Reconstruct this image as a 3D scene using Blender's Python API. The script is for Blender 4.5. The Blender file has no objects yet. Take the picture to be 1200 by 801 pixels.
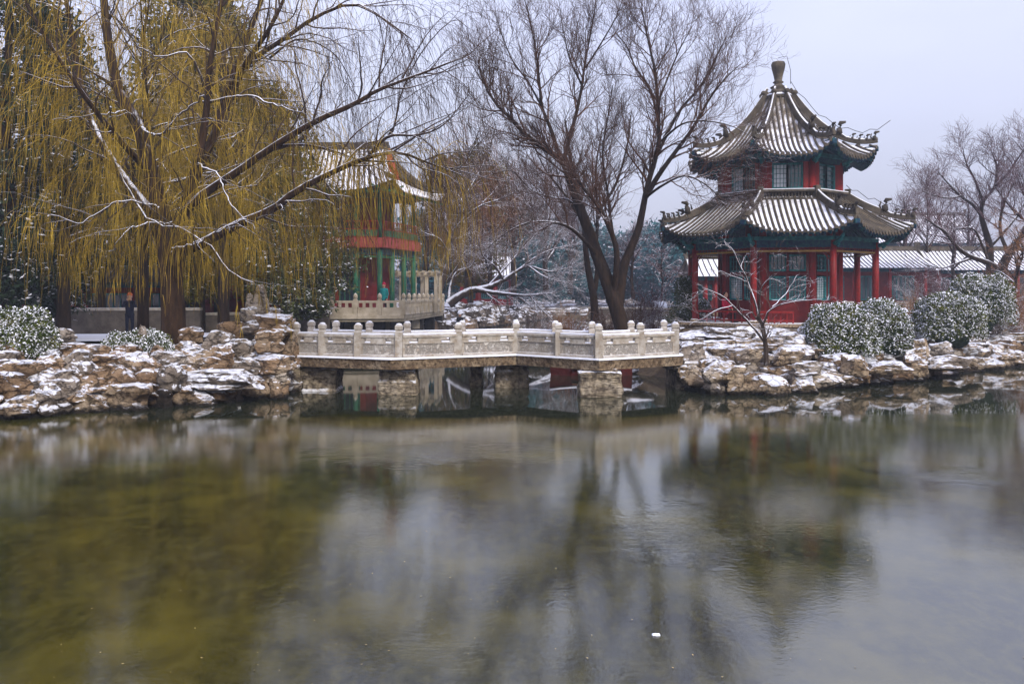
import bpy, math, random
import numpy as np
from math import radians as R, sin, cos, pi
from mathutils import Vector

# ------------------------------------------------------------------ camera, world, sun
S = bpy.context.scene
COL = S.collection
HZ, CH = 345.0, 2.67                     # horizon row in the photo, eye height above the water
cam_d = bpy.data.cameras.new('camera'); cam = bpy.data.objects.new('camera', cam_d); COL.objects.link(cam)
cam.location = (0, 0, CH); cam.rotation_euler = (pi/2, 0, 0)
cam_d.sensor_width = 36; cam_d.lens = 30; cam_d.shift_y = -(400.5-HZ)/1200
cam_d.clip_start = 0.1; cam_d.clip_end = 3000
S.camera = cam
w = bpy.data.worlds.new('World'); S.world = w; w.use_nodes = True
nt = w.node_tree; nt.nodes.clear()
out = nt.nodes.new('ShaderNodeOutputWorld'); bg = nt.nodes.new('ShaderNodeBackground')
sky = nt.nodes.new('ShaderNodeTexSky'); sky.sky_type = 'NISHITA'; sky.sun_disc = False
sky.sun_elevation = R(38); sky.sun_rotation = R(150); sky.air_density = 1.3; sky.dust_density = 3.0
tc = nt.nodes.new('ShaderNodeTexCoord'); mp = nt.nodes.new('ShaderNodeMapping'); mp.inputs['Scale'].default_value = (1, 1, 2.6)
nz = nt.nodes.new('ShaderNodeTexNoise'); nz.inputs['Scale'].default_value = 1.6; nz.inputs['Detail'].default_value = 5; nz.inputs['Roughness'].default_value = .5
cr = nt.nodes.new('ShaderNodeValToRGB')
cr.color_ramp.elements[0].position = .3; cr.color_ramp.elements[0].color = (2.45, 2.48, 3.5, 1)
cr.color_ramp.elements[1].position = .72; cr.color_ramp.elements[1].color = (3.15, 3.18, 4.1, 1)
mx = nt.nodes.new('ShaderNodeMix'); mx.data_type = 'RGBA'; mx.inputs[0].default_value = .82
L = nt.links.new
L(tc.outputs['Generated'], mp.inputs[0]); L(mp.outputs[0], nz.inputs[0]); L(nz.outputs[0], cr.inputs[0])
L(sky.outputs[0], mx.inputs[6]); L(cr.outputs[0], mx.inputs[7]); 
sx = nt.nodes.new('ShaderNodeSeparateXYZ'); L(tc.outputs['Generated'], sx.inputs[0])      # an overcast sky is three times brighter overhead than low down
mr = nt.nodes.new('ShaderNodeMapRange'); mr.inputs[1].default_value = 0; mr.inputs[2].default_value = 1; mr.inputs[3].default_value = 1; mr.inputs[4].default_value = 3.2; L(sx.outputs[2], mr.inputs[0])
vm = nt.nodes.new('ShaderNodeVectorMath'); vm.operation = 'SCALE'; L(mx.outputs[2], vm.inputs[0]); L(mr.outputs[0], vm.inputs[3]); L(vm.outputs[0], bg.inputs[0]); L(bg.outputs[0], out.inputs[0])
bg.inputs[1].default_value = 0.12
sd = bpy.data.lights.new('sun', 'SUN'); sun = bpy.data.objects.new('sun', sd); COL.objects.link(sun)
sd.energy = 1.8; sd.angle = R(11); sd.color = (1, .95, .88)
sun.rotation_euler = (R(52), 0, R(180-150))
S.view_settings.view_transform = 'Standard'; S.view_settings.look = 'None'
S.view_settings.exposure = 0.55; S.view_settings.gamma = 1
S.cycles.use_denoising = True
S.cycles.max_bounces = 6; S.cycles.diffuse_bounces = 3; S.cycles.glossy_bounces = 3; S.cycles.volume_bounces = 0
S.cycles.transparent_max_bounces = 8
S.cycles.caustics_reflective = False; S.cycles.caustics_refractive = False

def P(px, py, Y):                        # a point seen at photo pixel (px, py) at distance Y
    return np.array([(px-600)/1000*Y, Y, CH+(HZ-py)/1000*Y])
rng = np.random.default_rng(7); random.seed(7)

# ------------------------------------------------------------------ noise
def vnoise(p, seed=0):
    p = np.asarray(p, float); i = np.floor(p).astype(np.int64); f = p-i; f = f*f*(3-2*f)
    def h(a, b, c):
        n = (a*374761393+b*668265263+c*2147483647+seed*1274126177) & 0xffffffff
        n = ((n ^ (n >> 13))*1274126177) & 0xffffffff
        return ((n ^ (n >> 16)) & 0xffff)/65535.0
    x, y, z = i[..., 0], i[..., 1], i[..., 2]; r = 0
    for a in (0, 1):
        for b in (0, 1):
            for c in (0, 1):
                r = r+h(x+a, y+b, z+c)*(f[..., 0] if a else 1-f[..., 0])*(f[..., 1] if b else 1-f[..., 1])*(f[..., 2] if c else 1-f[..., 2])
    return r*2-1
def fbm(p, seed=0, o=3):
    s = 0; a = 1; p = np.asarray(p, float)
    for k in range(o): s = s+a*vnoise(p*2**k+k*17.3, seed+k); a *= .5
    return s

# ------------------------------------------------------------------ object helpers
def link(name, me, mat=None, parent=None):
    o = bpy.data.objects.new(name, me); COL.objects.link(o)
    if mat is not None:
        for m in (mat if isinstance(mat, (list, tuple)) else [mat]): me.materials.append(m)
    if parent is not None: o.parent = parent
    return o
def tag(o, label=None, cat=None, group=None, kind=None):
    if label: o['label'] = label
    if cat: o['category'] = cat
    if group: o['group'] = group
    if kind: o['kind'] = kind
    return o
def thing(name, label, cat, loc=(0, 0, 0), rz=0, group=None):
    o = bpy.data.objects.new(name, None); COL.objects.link(o); o.location = tuple(float(v) for v in loc); o.rotation_euler = (0, 0, rz)
    o.empty_display_size = .2
    return tag(o, label, cat, group)
def npmesh(name, V, F4=None, F3=None, smooth=False, mi=None):
    me = bpy.data.meshes.new(name); V = np.asarray(V, np.float32).reshape(-1, 3)
    F4 = np.zeros((0, 4), np.int32) if F4 is None or len(F4) == 0 else np.asarray(F4, np.int32)
    F3 = np.zeros((0, 3), np.int32) if F3 is None or len(F3) == 0 else np.asarray(F3, np.int32)
    me.vertices.add(len(V)); me.vertices.foreach_set('co', V.ravel())
    li = np.concatenate([F4.ravel(), F3.ravel()]); tot = np.concatenate([np.full(len(F4), 4), np.full(len(F3), 3)]).astype(np.int32)
    st = np.concatenate([[0], np.cumsum(tot)[:-1]]).astype(np.int32) if len(tot) else tot
    me.loops.add(len(li)); me.loops.foreach_set('vertex_index', li.astype(np.int32))
    me.polygons.add(len(tot)); me.polygons.foreach_set('loop_start', st); me.polygons.foreach_set('loop_total', tot)
    me.polygons.foreach_set('use_smooth', np.full(len(tot), smooth))
    if mi is not None: me.polygons.foreach_set('material_index', np.asarray(mi, np.int32))
    me.update(); me.validate(); return me

class MB:                                # collects boxes, prisms and lathes; builds ONE mesh
    def __init__(s): s.V = []; s.F = []; s.sm = []
    def add(s, V, F, sm=False):
        b = len(s.V); s.V += [tuple(float(c) for c in v) for v in V]; s.F += [tuple(b+i for i in f) for f in F]; s.sm += [sm]*len(F)
        return s
    def box(s, c, d, rz=0, bev=0.0, taper=1.0):
        x, y, z = (v/2 for v in d); ca, sa = cos(rz), sin(rz); V = []
        b = min(bev, x*.9, y*.9, z*.9)
        if b <= 0:
            for k, t in ((-z, 1), (z, taper)):
                for a, q in ((-x, -y), (x, -y), (x, y), (-x, y)): V.append((a*t, q*t, k))
            F = [(3, 2, 1, 0), (4, 5, 6, 7), (0, 1, 5, 4), (1, 2, 6, 5), (2, 3, 7, 6), (3, 0, 4, 7)]
        else:
            for k, i in ((-z, b), (-z+b, 0), (z-b, 0), (z, b)):
                t = taper if k > 0 else 1
                for a, q in ((-x+i, -y+i), (x-i, -y+i), (x-i, y-i), (-x+i, y-i)): V.append((a*t, q*t, k))
            F = [(3, 2, 1, 0), (12, 13, 14, 15)]
            for r in range(3):
                for j in range(4): F.append((r*4+j, r*4+(j+1) % 4, r*4+4+(j+1) % 4, r*4+4+j))
        return s.add([(c[0]+a*ca-q*sa, c[1]+a*sa+q*ca, c[2]+k) for a, q, k in V], F)
    def bar(s, p, q, wd, h=None, up=(0, 0, 1)):     # a rectangular bar from p to q
        h = h or wd; p = Vector([float(v) for v in p]); q = Vector([float(v) for v in q]); d = (q-p).normalized(); u = Vector(up)
        if abs(d.dot(u)) > .98: u = Vector((1, 0, 0))
        r = d.cross(u).normalized(); u = r.cross(d); V = []
        for e in (p, q):
            for a, b in ((-1, -1), (1, -1), (1, 1), (-1, 1)): V.append(e+r*a*wd/2+u*b*h/2)
        return s.add(V, [(0, 1, 2, 3), (7, 6, 5, 4), (0, 4, 5, 1), (1, 5, 6, 2), (2, 6, 7, 3), (3, 7, 4, 0)])
    def lathe(s, c, prof, n=16, sm=True):
        V = []; F = []
        for r, z in prof:
            for k in range(n): V.append((c[0]+r*cos(2*pi*k/n), c[1]+r*sin(2*pi*k/n), c[2]+z))
        for i in range(len(prof)-1):
            for k in range(n): F.append((i*n+k, i*n+(k+1) % n, (i+1)*n+(k+1) % n, (i+1)*n+k))
        s.add(V, F, sm); b = len(s.V)-len(V); m = (len(prof)-1)*n
        s.F += [tuple(b+n-1-k for k in range(n)), tuple(b+m+k for k in range(n))]; s.sm += [False, False]
        return s
    def tube(s, pts, rad, n=6):
        pts = [Vector([float(v) for v in p]) for p in pts]; V = []; F = []
        rad = rad if hasattr(rad, '__len__') else [rad]*len(pts)
        for i, p in enumerate(pts):
            d = (pts[min(i+1, len(pts)-1)]-pts[max(i-1, 0)]).normalized(); u = Vector((0, 0, 1)) if abs(d.z) < .95 else Vector((1, 0, 0))
            a = d.cross(u).normalized(); b = a.cross(d)
            for k in range(n): V.append(p+(a*cos(2*pi*k/n)+b*sin(2*pi*k/n))*rad[i])
        for i in range(len(pts)-1):
            for k in range(n): F.append((i*n+k, i*n+(k+1) % n, (i+1)*n+(k+1) % n, (i+1)*n+k))
        s.add(V, F, True); b = len(s.V)-len(V); m = (len(pts)-1)*n
        s.F += [tuple(b+n-1-k for k in range(n)), tuple(b+m+k for k in range(n))]; s.sm += [False, False]
        return s
    def quad(s, *p): return s.add(p, [tuple(range(len(p)))])
    def build(s, name, mat, parent=None):
        me = bpy.data.meshes.new(name); me.from_pydata(s.V, [], s.F); me.polygons.foreach_set('use_smooth', s.sm); me.update()
        return link(name, me, mat, parent)

# ------------------------------------------------------------------ materials
def newmat(name):
    m = bpy.data.materials.new(name); m.use_nodes = True; t = m.node_tree; t.nodes.clear()
    o = t.nodes.new('ShaderNodeOutputMaterial'); p = t.nodes.new('ShaderNodeBsdfPrincipled'); t.links.new(p.outputs[0], o.inputs[0])
    return m, t, p
def noise_node(t, scale, detail=4, rough=.55, stretch=None, coord='pos'):
    n = t.nodes.new('ShaderNodeTexNoise'); n.inputs['Scale'].default_value = scale; n.inputs['Detail'].default_value = detail; n.inputs['Roughness'].default_value = rough
    if coord == 'pos': g = t.nodes.new('ShaderNodeNewGeometry'); src = g.outputs['Position']
    else: g = t.nodes.new('ShaderNodeTexCoord'); src = g.outputs['Object']
    if stretch:
        mpn = t.nodes.new('ShaderNodeMapping'); mpn.inputs['Scale'].default_value = stretch; t.links.new(src, mpn.inputs[0]); src = mpn.outputs[0]
    t.links.new(src, n.inputs[0]); return n
def ramp(t, src, stops):
    r = t.nodes.new('ShaderNodeValToRGB'); e = r.color_ramp.elements
    while len(e) < len(stops): e.new(.5)
    for k, (p, c) in enumerate(stops): e[k].position = p; e[k].color = (*c, 1) if hasattr(c, '__len__') else (c, c, c, 1)
    t.links.new(src, r.inputs[0]); return r
def mixc(t, fac, a, b):
    m = t.nodes.new('ShaderNodeMix'); m.data_type = 'RGBA'
    for s, v in ((0, fac), (6, a), (7, b)):
        if hasattr(v, 'is_linked') or hasattr(v, 'links'): t.links.new(v, m.inputs[s])
        else: m.inputs[s].default_value = v if s == 0 else (*v, 1)
    return m.outputs[2]
def mth(t, op, a, b=0, clamp=False):
    m = t.nodes.new('ShaderNodeMath'); m.operation = op; m.use_clamp = clamp
    for s, v in ((0, a), (1, b)):
        if hasattr(v, 'links'): t.links.new(v, m.inputs[s])
        else: m.inputs[s].default_value = v
    return m.outputs[0]
SNOW = (.80, .81, .86)
def snow_mask(t, lo, hi, nscale, namp, amount=1.0):
    g = t.nodes.new('ShaderNodeNewGeometry'); sp = t.nodes.new('ShaderNodeSeparateXYZ'); t.links.new(g.outputs['Normal'], sp.inputs[0])
    n = noise_node(t, nscale, 5, .6)
    v = mth(t, 'ADD', sp.outputs[2], mth(t, 'MULTIPLY', mth(t, 'SUBTRACT', n.outputs[0], .5), namp))
    r = t.nodes.new('ShaderNodeMapRange'); r.interpolation_type = 'SMOOTHSTEP'
    r.inputs[1].default_value = lo; r.inputs[2].default_value = hi; r.inputs[4].default_value = amount; t.links.new(v, r.inputs[0])
    return r.outputs[0]
def bumped(t, p, h, dist, strength=1.0):
    b = t.nodes.new('ShaderNodeBump'); b.inputs['Strength'].default_value = strength; b.inputs['Distance'].default_value = dist
    t.links.new(h, b.inputs['Height']); t.links.new(b.outputs[0], p.inputs['Normal'])
def mat(name, stops, nscale=3, rough=.8, snow=None, bump=None, stretch=None, detail=5, spec=.12, coord='pos', fine=None):
    m, t, p = newmat(name)
    n = noise_node(t, nscale, detail, .6, stretch, coord); c = ramp(t, n.outputs[0], stops).outputs[0]
    if fine:
        n2 = noise_node(t, fine[0], 6, .65, None, coord); c = mixc(t, ramp(t, n2.outputs[0], [(.4, 0.), (.62, 1.)]).outputs[0], c, fine[1])
    if snow: c = mixc(t, snow_mask(t, *snow), c, SNOW)
    t.links.new(c, p.inputs['Base Color']); p.inputs['Roughness'].default_value = rough; p.inputs['Specular IOR Level'].default_value = spec
    if bump:
        nb = noise_node(t, bump[0], 6, .6, bump[2] if len(bump) > 2 else None); bumped(t, p, nb.outputs[0], bump[1])
    return m
def rock_mat(name, a, b, c, snow):
    m, t, p = newmat(name)
    n = noise_node(t, .9, 5, .6); n2 = noise_node(t, 5, 7, .7, (1, 1, 2.6)); n3 = noise_node(t, 22, 5, .7)
    col = ramp(t, n.outputs[0], [(.34, a), (.5, b), (.66, c)]).outputs[0]
    dk = mth(t, 'MULTIPLY', ramp(t, n2.outputs[0], [(.32, .15), (.48, 1.)]).outputs[0], ramp(t, n3.outputs[0], [(.3, .6), (.6, 1.)]).outputs[0])
    vo = t.nodes.new('ShaderNodeTexVoronoi'); vo.feature = 'DISTANCE_TO_EDGE'; vo.inputs['Scale'].default_value = 2.6
    vmx = t.nodes.new('ShaderNodeVectorMath'); vmx.operation = 'MULTIPLY_ADD'; gg = t.nodes.new('ShaderNodeNewGeometry'); t.links.new(n2.outputs[1], vmx.inputs[0]); vmx.inputs[1].default_value = (.5, .5, .25); t.links.new(gg.outputs['Position'], vmx.inputs[2]); t.links.new(vmx.outputs[0], vo.inputs['Vector'])
    crack = ramp(t, vo.outputs[0], [(.0, 0.), (.05, 1.)]).outputs[0]; dk = mth(t, 'MULTIPLY', dk, mth(t, 'ADD', mth(t, 'MULTIPLY', crack, .75), .25))
    col = mixc(t, dk, (.035, .024, .016), col)
    g = t.nodes.new('ShaderNodeNewGeometry'); sp = t.nodes.new('ShaderNodeSeparateXYZ'); t.links.new(g.outputs['Position'], sp.inputs[0])
    wet = t.nodes.new('ShaderNodeMapRange'); wet.inputs[1].default_value = .06; wet.inputs[2].default_value = .2
    t.links.new(mth(t, 'ADD', sp.outputs[2], mth(t, 'MULTIPLY', mth(t, 'SUBTRACT', n2.outputs[0], .5), .3)), wet.inputs[0])
    col = mixc(t, wet.outputs[0], (.02, .016, .011), col)
    sm = mth(t, 'MULTIPLY', snow_mask(t, *snow), wet.outputs[0])
    col = mixc(t, sm, col, SNOW)
    t.links.new(col, p.inputs['Base Color']); p.inputs['Roughness'].default_value = .85; p.inputs['Specular IOR Level'].default_value = .15
    h = mth(t, 'ADD', mth(t, 'MULTIPLY', n2.outputs[0], .8), mth(t, 'MULTIPLY', n3.outputs[0], .25)); h = mth(t, 'ADD', h, mth(t, 'MULTIPLY', crack, .35))
    bumped(t, p, h, .12)
    return m
M = {}
M['rock_a'] = rock_mat('ochre_rock', (.13, .08, .042), (.32, .21, .12), (.44, .34, .23), (.70, .86, 3.0, 1.3))
M['rock_b'] = rock_mat('tan_rock', (.24, .16, .09), (.46, .35, .23), (.56, .48, .38), (.60, .78, 3.0, 1.4))
M['rock_c'] = rock_mat('grey_rock', (.14, .115, .09), (.30, .245, .19), (.46, .40, .33), (.62, .82, 3.0, 1.4))
M['rock_d'] = rock_mat('dark_rock', (.05, .04, .033), (.10, .08, .06), (.2, .15, .11), (.5, .8, 4.5, 1.7))
M['bark'] = mat('willow_bark', [(.3, (.012, .008, .005)), (.6, (.05, .028, .015)), (.8, (.10, .06, .035))], 9, .9, (.45, .75, 3, .9), (14, .05, (1, 1, .25)), (1, 1, .2))
M['bark_snow'] = mat('snowy_bark', [(.3, (.025, .018, .014)), (.7, (.09, .065, .05))], 9, .9, (.2, .5, 4, .8), (14, .05, (1, 1, .25)), (1, 1, .2))
M['bark_dark'] = mat('dark_bark', [(.3, (.008, .006, .004)), (.7, (.04, .024, .015))], 9, .9, (.5, .8, 3, .9), (14, .05, (1, 1, .25)), (1, 1, .2))
M['twig'] = mat('brown_twigs', [(.3, (.04, .02, .013)), (.7, (.11, .055, .033))], 1.5, .85, (.75, .95, 3, .5))
M['twig_dark'] = mat('dark_twigs', [(.3, (.03, .02, .015)), (.7, (.08, .05, .035))], 1.5, .85, (.75, .95, 3, .5))
M['twig_red'] = mat('reddish_twigs', [(.3, (.055, .026, .03)), (.7, (.13, .068, .068))], 1.0, .85, (.6, .9, 3, .5))
M['twig_gold'] = mat('golden_branchlets', [(.34, (.05, .036, .006)), (.5, (.25, .16, .014)), (.66, (.60, .41, .055))], .9, .7, (.85, 1.0, 4, .4))
M['twig_rust'] = mat('rusty_twigs', [(.3, (.12, .05, .02)), (.7, (.30, .14, .05))], 1.0, .85, (.7, .95, 3, .5))
M['twig_snow'] = mat('snowed_twigs', [(.3, (.07, .05, .04)), (.7, (.18, .13, .10))], 1.5, .85, (.35, .75, 3, .7))
M['juniper'] = mat('juniper_foliage', [(.3, (.03, .035, .006)), (.55, (.10, .09, .012)), (.75, (.19, .15, .02))], .8, .8, (.86, .97, 1.6, 1.1))
M['cypress'] = mat('dark_cypress_foliage', [(.3, (.008, .018, .012)), (.7, (.03, .05, .025))], 1, .8, (.72, .9, 1.3, 1.3))
M['pine'] = mat('pine_foliage', [(.3, (.02, .035, .015)), (.7, (.09, .10, .035))], 1, .8, (.7, .9, 1.8, 1.3))
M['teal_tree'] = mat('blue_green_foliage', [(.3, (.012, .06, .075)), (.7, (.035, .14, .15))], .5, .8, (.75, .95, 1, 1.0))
M['bush'] = mat('clipped_bush_leaves', [(.3, (.015, .028, .006)), (.5, (.06, .08, .012)), (.7, (.17, .16, .02))], 3, .55, (.34, .56, 5, 1.5))
M['bush_twigs'] = mat('bush_stems', [(.3, (.06, .04, .02)), (.7, (.12, .08, .04))], 3, .9)
M['leaf_red'] = mat('rust_leaves', [(.3, (.10, .03, .015)), (.7, (.28, .11, .05))], 2, .8, (.5, .8, 4, 1.2))
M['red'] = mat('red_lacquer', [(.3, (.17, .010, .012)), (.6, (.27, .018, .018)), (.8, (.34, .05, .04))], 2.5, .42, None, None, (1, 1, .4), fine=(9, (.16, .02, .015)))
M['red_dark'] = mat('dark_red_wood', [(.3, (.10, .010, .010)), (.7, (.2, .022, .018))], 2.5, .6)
M['red_wall'] = mat('shaded_red_wall', [(.3, (.07, .006, .007)), (.6, (.12, .012, .012)), (.8, (.17, .03, .025))], 2.5, .6)  # the red darkened, with the colonnade's shade put into its colour
M['red_brick'] = mat('red_gable_tiles', [(.3, (.28, .05, .02)), (.7, (.45, .12, .05))], 6, .7)
M['green'] = mat('green_paint', [(.3, (.012, .065, .04)), (.7, (.035, .15, .075))], 3, .6)
M['teal'] = mat('teal_paint', [(.3, (.006, .075, .085)), (.5, (.012, .14, .15)), (.7, (.06, .25, .22))], 5, .5)
M['blue'] = mat('blue_painted_beam', [(.3, (.008, .014, .05)), (.5, (.01, .05, .08)), (.7, (.03, .12, .09))], 7, .6)
M['gold'] = mat('gold_trim', [(.3, (.25, .13, .03)), (.7, (.42, .25, .07))], 6, .5)
M['tile'] = mat('grey_roof_tile', [(.3, (.045, .038, .03)), (.55, (.10, .082, .06)), (.8, (.18, .14, .09))], 2.2, .8, (.95, 1.2, 2.5, .9), (25, .02))
M['tile_snow'] = mat('snow_on_roof_tiles', [(.3, (.10, .08, .06)), (.7, (.2, .16, .11))], 3, .85, (.5, .8, 2.2, 1.1), (5, .02))
M['hall_snow'] = mat('thick_roof_snow', [(.3, (.3, .25, .2)), (.7, (.4, .35, .28))], 3, .85, (.1, .3, .9, .4), (5, .02))
M['ridge'] = mat('roof_ridge_tile', [(.3, (.045, .04, .032)), (.7, (.14, .115, .085))], 3, .8, (.8, .98, 3, .7), (20, .02))
M['beast'] = mat('dark_glazed_beast', [(.3, (.03, .027, .022)), (.7, (.08, .065, .05))], 5, .6)
M['marble'] = mat('pale_carved_stone', [(.3, (.30, .265, .22)), (.55, (.47, .43, .37)), (.8, (.58, .55, .50))], 2.2, .75, (.62, .85, 4, .3), (18, .02), fine=(6, (.30, .25, .19)))
M['marble_warm'] = mat('cream_stone', [(.3, (.30, .25, .17)), (.7, (.52, .45, .35))], 2.2, .75, (.7, .9, 4, .3), (18, .02))
M['slab'] = mat('bridge_slab_stone', [(.3, (.14, .09, .05)), (.5, (.32, .23, .14)), (.7, (.44, .35, .24))], 2.4, .85, (.6, .85, 4, .3), (9, .06), fine=(12, (.08, .055, .035)))
M['pier'] = mat('rough_pier_stone', [(.3, (.18, .14, .09)), (.5, (.38, .31, .21)), (.7, (.5, .43, .33))], 2.2, .9, (.5, .8, 3, .8), (5, .12, (1, 1, 3)), fine=(7, (.09, .07, .05)))
M['snow'] = mat('fresh_snow', [(.3, (.74, .76, .84)), (.7, (.86, .87, .9))], 5, .7, None, (7, .03))
M['wallstone'] = mat('grey_garden_wall', [(.3, (.06, .05, .04)), (.7, (.15, .125, .10))], 2.2, .9, (.6, .85, 4, .4), (10, .04))
M['glass'] = None
m, t, p = newmat('window_glass'); p.inputs['Base Color'].default_value = (.02, .035, .045, 1); p.inputs['Roughness'].default_value = .06; p.inputs['Specular IOR Level'].default_value = .9; M['glass'] = m
M['paper_sky_white'] = mat('pale_paper_and_sky', [(.3, (.72, .75, .78)), (.7, (.84, .86, .9))], 3, .5)  # window paper and board white; in upper panes it stands for bright sky
M['wire'] = mat('dark_wire', [(.3, (.05, .05, .05)), (.7, (.09, .09, .09))], 3, .5)
M['boat'] = mat('boat_red_paint', [(.3, (.05, .010, .009)), (.7, (.10, .02, .017))], 4, .5)
M['wood'] = mat('weathered_wood', [(.3, (.10, .06, .035)), (.7, (.22, .15, .1))], 4, .8, (.6, .9, 4, .5))
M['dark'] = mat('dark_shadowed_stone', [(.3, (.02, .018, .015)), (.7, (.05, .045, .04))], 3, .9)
M['skin'] = mat('skin', [(.3, (.42, .23, .15)), (.7, (.5, .28, .19))], 8, .6)
M['hair'] = mat('black_hair', [(.3, (.01, .009, .008)), (.7, (.02, .018, .015))], 8, .6)
M['navy'] = mat('navy_cloth', [(.3, (.008, .010, .02)), (.7, (.018, .022, .04))], 8, .9)
M['black_cloth'] = mat('black_cloth', [(.3, (.008, .008, .009)), (.7, (.02, .02, .022))], 8, .9)
M['orange'] = mat('orange_knit', [(.3, (.45, .09, .02)), (.7, (.6, .15, .04))], 20, .9)
M['teal_cloth'] = mat('teal_jacket_cloth', [(.3, (.01, .17, .17)), (.7, (.02, .26, .25))], 8, .7)
M['crimson'] = mat('crimson_cloth', [(.3, (.28, .008, .03)), (.7, (.40, .015, .05))], 8, .8)
M['white_cloth'] = mat('white_knit', [(.3, (.6, .6, .62)), (.7, (.75, .75, .77))], 8, .9)
M['ground'] = mat('snowy_soil', [(.3, (.045, .032, .02)), (.5, (.09, .065, .04)), (.7, (.15, .11, .07))], 1.5, .95, (1.0, 1.1, .7, .9), (6, .08))

# water: a thin sheet of ice with open mirror-still water along the far side
def water_mat():
    m, t, p = newmat('pond_water')
    g = t.nodes.new('ShaderNodeNewGeometry'); sp = t.nodes.new('ShaderNodeSeparateXYZ'); t.links.new(g.outputs['Position'], sp.inputs[0])
    n1 = noise_node(t, .55, 6, .62, (1, 1, 1)); n2 = noise_node(t, 7, 8, .8, (1, .5, 1)); n3 = noise_node(t, 42, 4, .8, (1, .6, 1))
    c = ramp(t, n1.outputs[0], [(.32, (.004, .0055, .001)), (.5, (.019, .020, .003)), (.68, (.08, .068, .008))]).outputs[0]
    c = mixc(t, ramp(t, n2.outputs[0], [(.46, .0), (.62, .75)]).outputs[0], c, (.062, .056, .010))
    c = mixc(t, ramp(t, n3.outputs[0], [(.6, .0), (.7, .8)]).outputs[0], c, (.13, .11, .05))
    # open water beyond a wavering line
    edge = mth(t, 'ADD', sp.outputs[1], mth(t, 'MULTIPLY', mth(t, 'SUBTRACT', noise_node(t, .35, 3, .5).outputs[0], .5), 5.0))
    mr = t.nodes.new('ShaderNodeMapRange'); mr.inputs[1].default_value = 18.2; mr.inputs[2].default_value = 19.2; mr.interpolation_type = 'SMOOTHSTEP'; t.links.new(edge, mr.inputs[0])
    openw = mr.outputs[0]
    c = mixc(t, openw, c, (.018, .022, .012))
    t.links.new(c, p.inputs['Base Color'])
    n4 = noise_node(t, .8, 4, .6, (1, .35, 1))
    rg = ramp(t, n4.outputs[0], [(.3, .03), (.7, .065)]).outputs[0]
    t.links.new(mth(t, 'ADD', mth(t, 'MULTIPLY', rg, mth(t, 'SUBTRACT', 1, openw)), mth(t, 'MULTIPLY', openw, .035)), p.inputs['Roughness'])
    p.inputs['IOR'].default_value = 2.3
    nb = noise_node(t, 16, 4, .65, (1, 1.0, 1)); nb2 = noise_node(t, 1.7, 3, .5)
    nb3 = noise_node(t, 5, 4, .7, (1, 1.5, 1))
    patch = 0.0; wn = noise_node(t, 1.1, 4, .6, (1, 1.2, 1)).outputs[0]     # thawed spots where the surface is rippled
    for cx, cy, rx, ry in ((1.9, 9.6, 1.1, 1.5), (-1.3, 14.6, 2.6, 1.6), (7.5, 19.5, 3.2, 1.0), (6.6, 12.5, 1.0, .8), (14, 21, 4, 1.4), (-.5, 6.4, .6, .4)):
        vs = t.nodes.new('ShaderNodeVectorMath'); vs.operation = 'SUBTRACT'; t.links.new(g.outputs['Position'], vs.inputs[0]); vs.inputs[1].default_value = (cx, cy, 0)
        vd = t.nodes.new('ShaderNodeVectorMath'); vd.operation = 'MULTIPLY'; t.links.new(vs.outputs[0], vd.inputs[0]); vd.inputs[1].default_value = (1/rx, 1/ry, 0)
        vl = t.nodes.new('ShaderNodeVectorMath'); vl.operation = 'LENGTH'; t.links.new(vd.outputs[0], vl.inputs[0])
        q = mth(t, 'MULTIPLY', mth(t, 'SUBTRACT', mth(t, 'ADD', .05, mth(t, 'MULTIPLY', wn, 1.7)), vl.outputs[1]), 1.3, True)
        patch = mth(t, 'MAXIMUM', patch, q)
    h = mth(t, 'ADD', mth(t, 'MULTIPLY', nb.outputs[0], .05), mth(t, 'MULTIPLY', nb2.outputs[0], .06))
    h = mth(t, 'ADD', h, mth(t, 'MULTIPLY', mth(t, 'MULTIPLY', nb3.outputs[0], patch), .42))
    h = mth(t, 'MULTIPLY', h, mth(t, 'SUBTRACT', 1.03, openw))
    bumped(t, p, h, .02)
    return m
M['water'] = water_mat()

# ------------------------------------------------------------------ terrain and pond
POND = np.array([(-34, 3.4), (-28, 10), (-17, 14.6), (-10.9, 18.3), (-8.5, 20.5), (-6.1, 21.9), (-5.7, 23.6), (-7.4, 27), (-9.6, 32), (-10.8, 40), (-9.8, 50), (-5.2, 55), (-3.2, 64), (0, 78), (4, 95),
 (13, 97), (10, 75), (5.5, 55), (2.4, 40), (1.0, 33), (3.2, 30), (4.9, 27), (4.7, 24.4), (5.3, 23.4), (8.7, 24.2), (11.2, 25.6), (14, 28), (19.3, 32.2), (30, 37), (48, 40), (60, 3.4)], float)
def pond_sd(x, y):                       # positive outside the pond
    p = np.stack([x, y], -1); n = len(POND); d = np.full(x.shape, 1e9); ins = np.zeros(x.shape, bool)
    for i in range(n):
        a = POND[i]; b = POND[(i+1) % n]; e = b-a; v = p-a; tt = np.clip((v@e)/(e@e), 0, 1)
        q = v-tt[..., None]*e; d = np.minimum(d, np.hypot(q[..., 0], q[..., 1]))
        c = ((a[1] > y) != (b[1] > y)) & (x < (b[0]-a[0])*(y-a[1])/(b[1]-a[1]+1e-12)+a[0]); ins ^= c
    return np.where(ins, -d, d)
def sstep(a, b, x): t_ = np.clip((x-a)/(b-a), 0, 1); return t_*t_*(3-2*t_)
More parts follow.
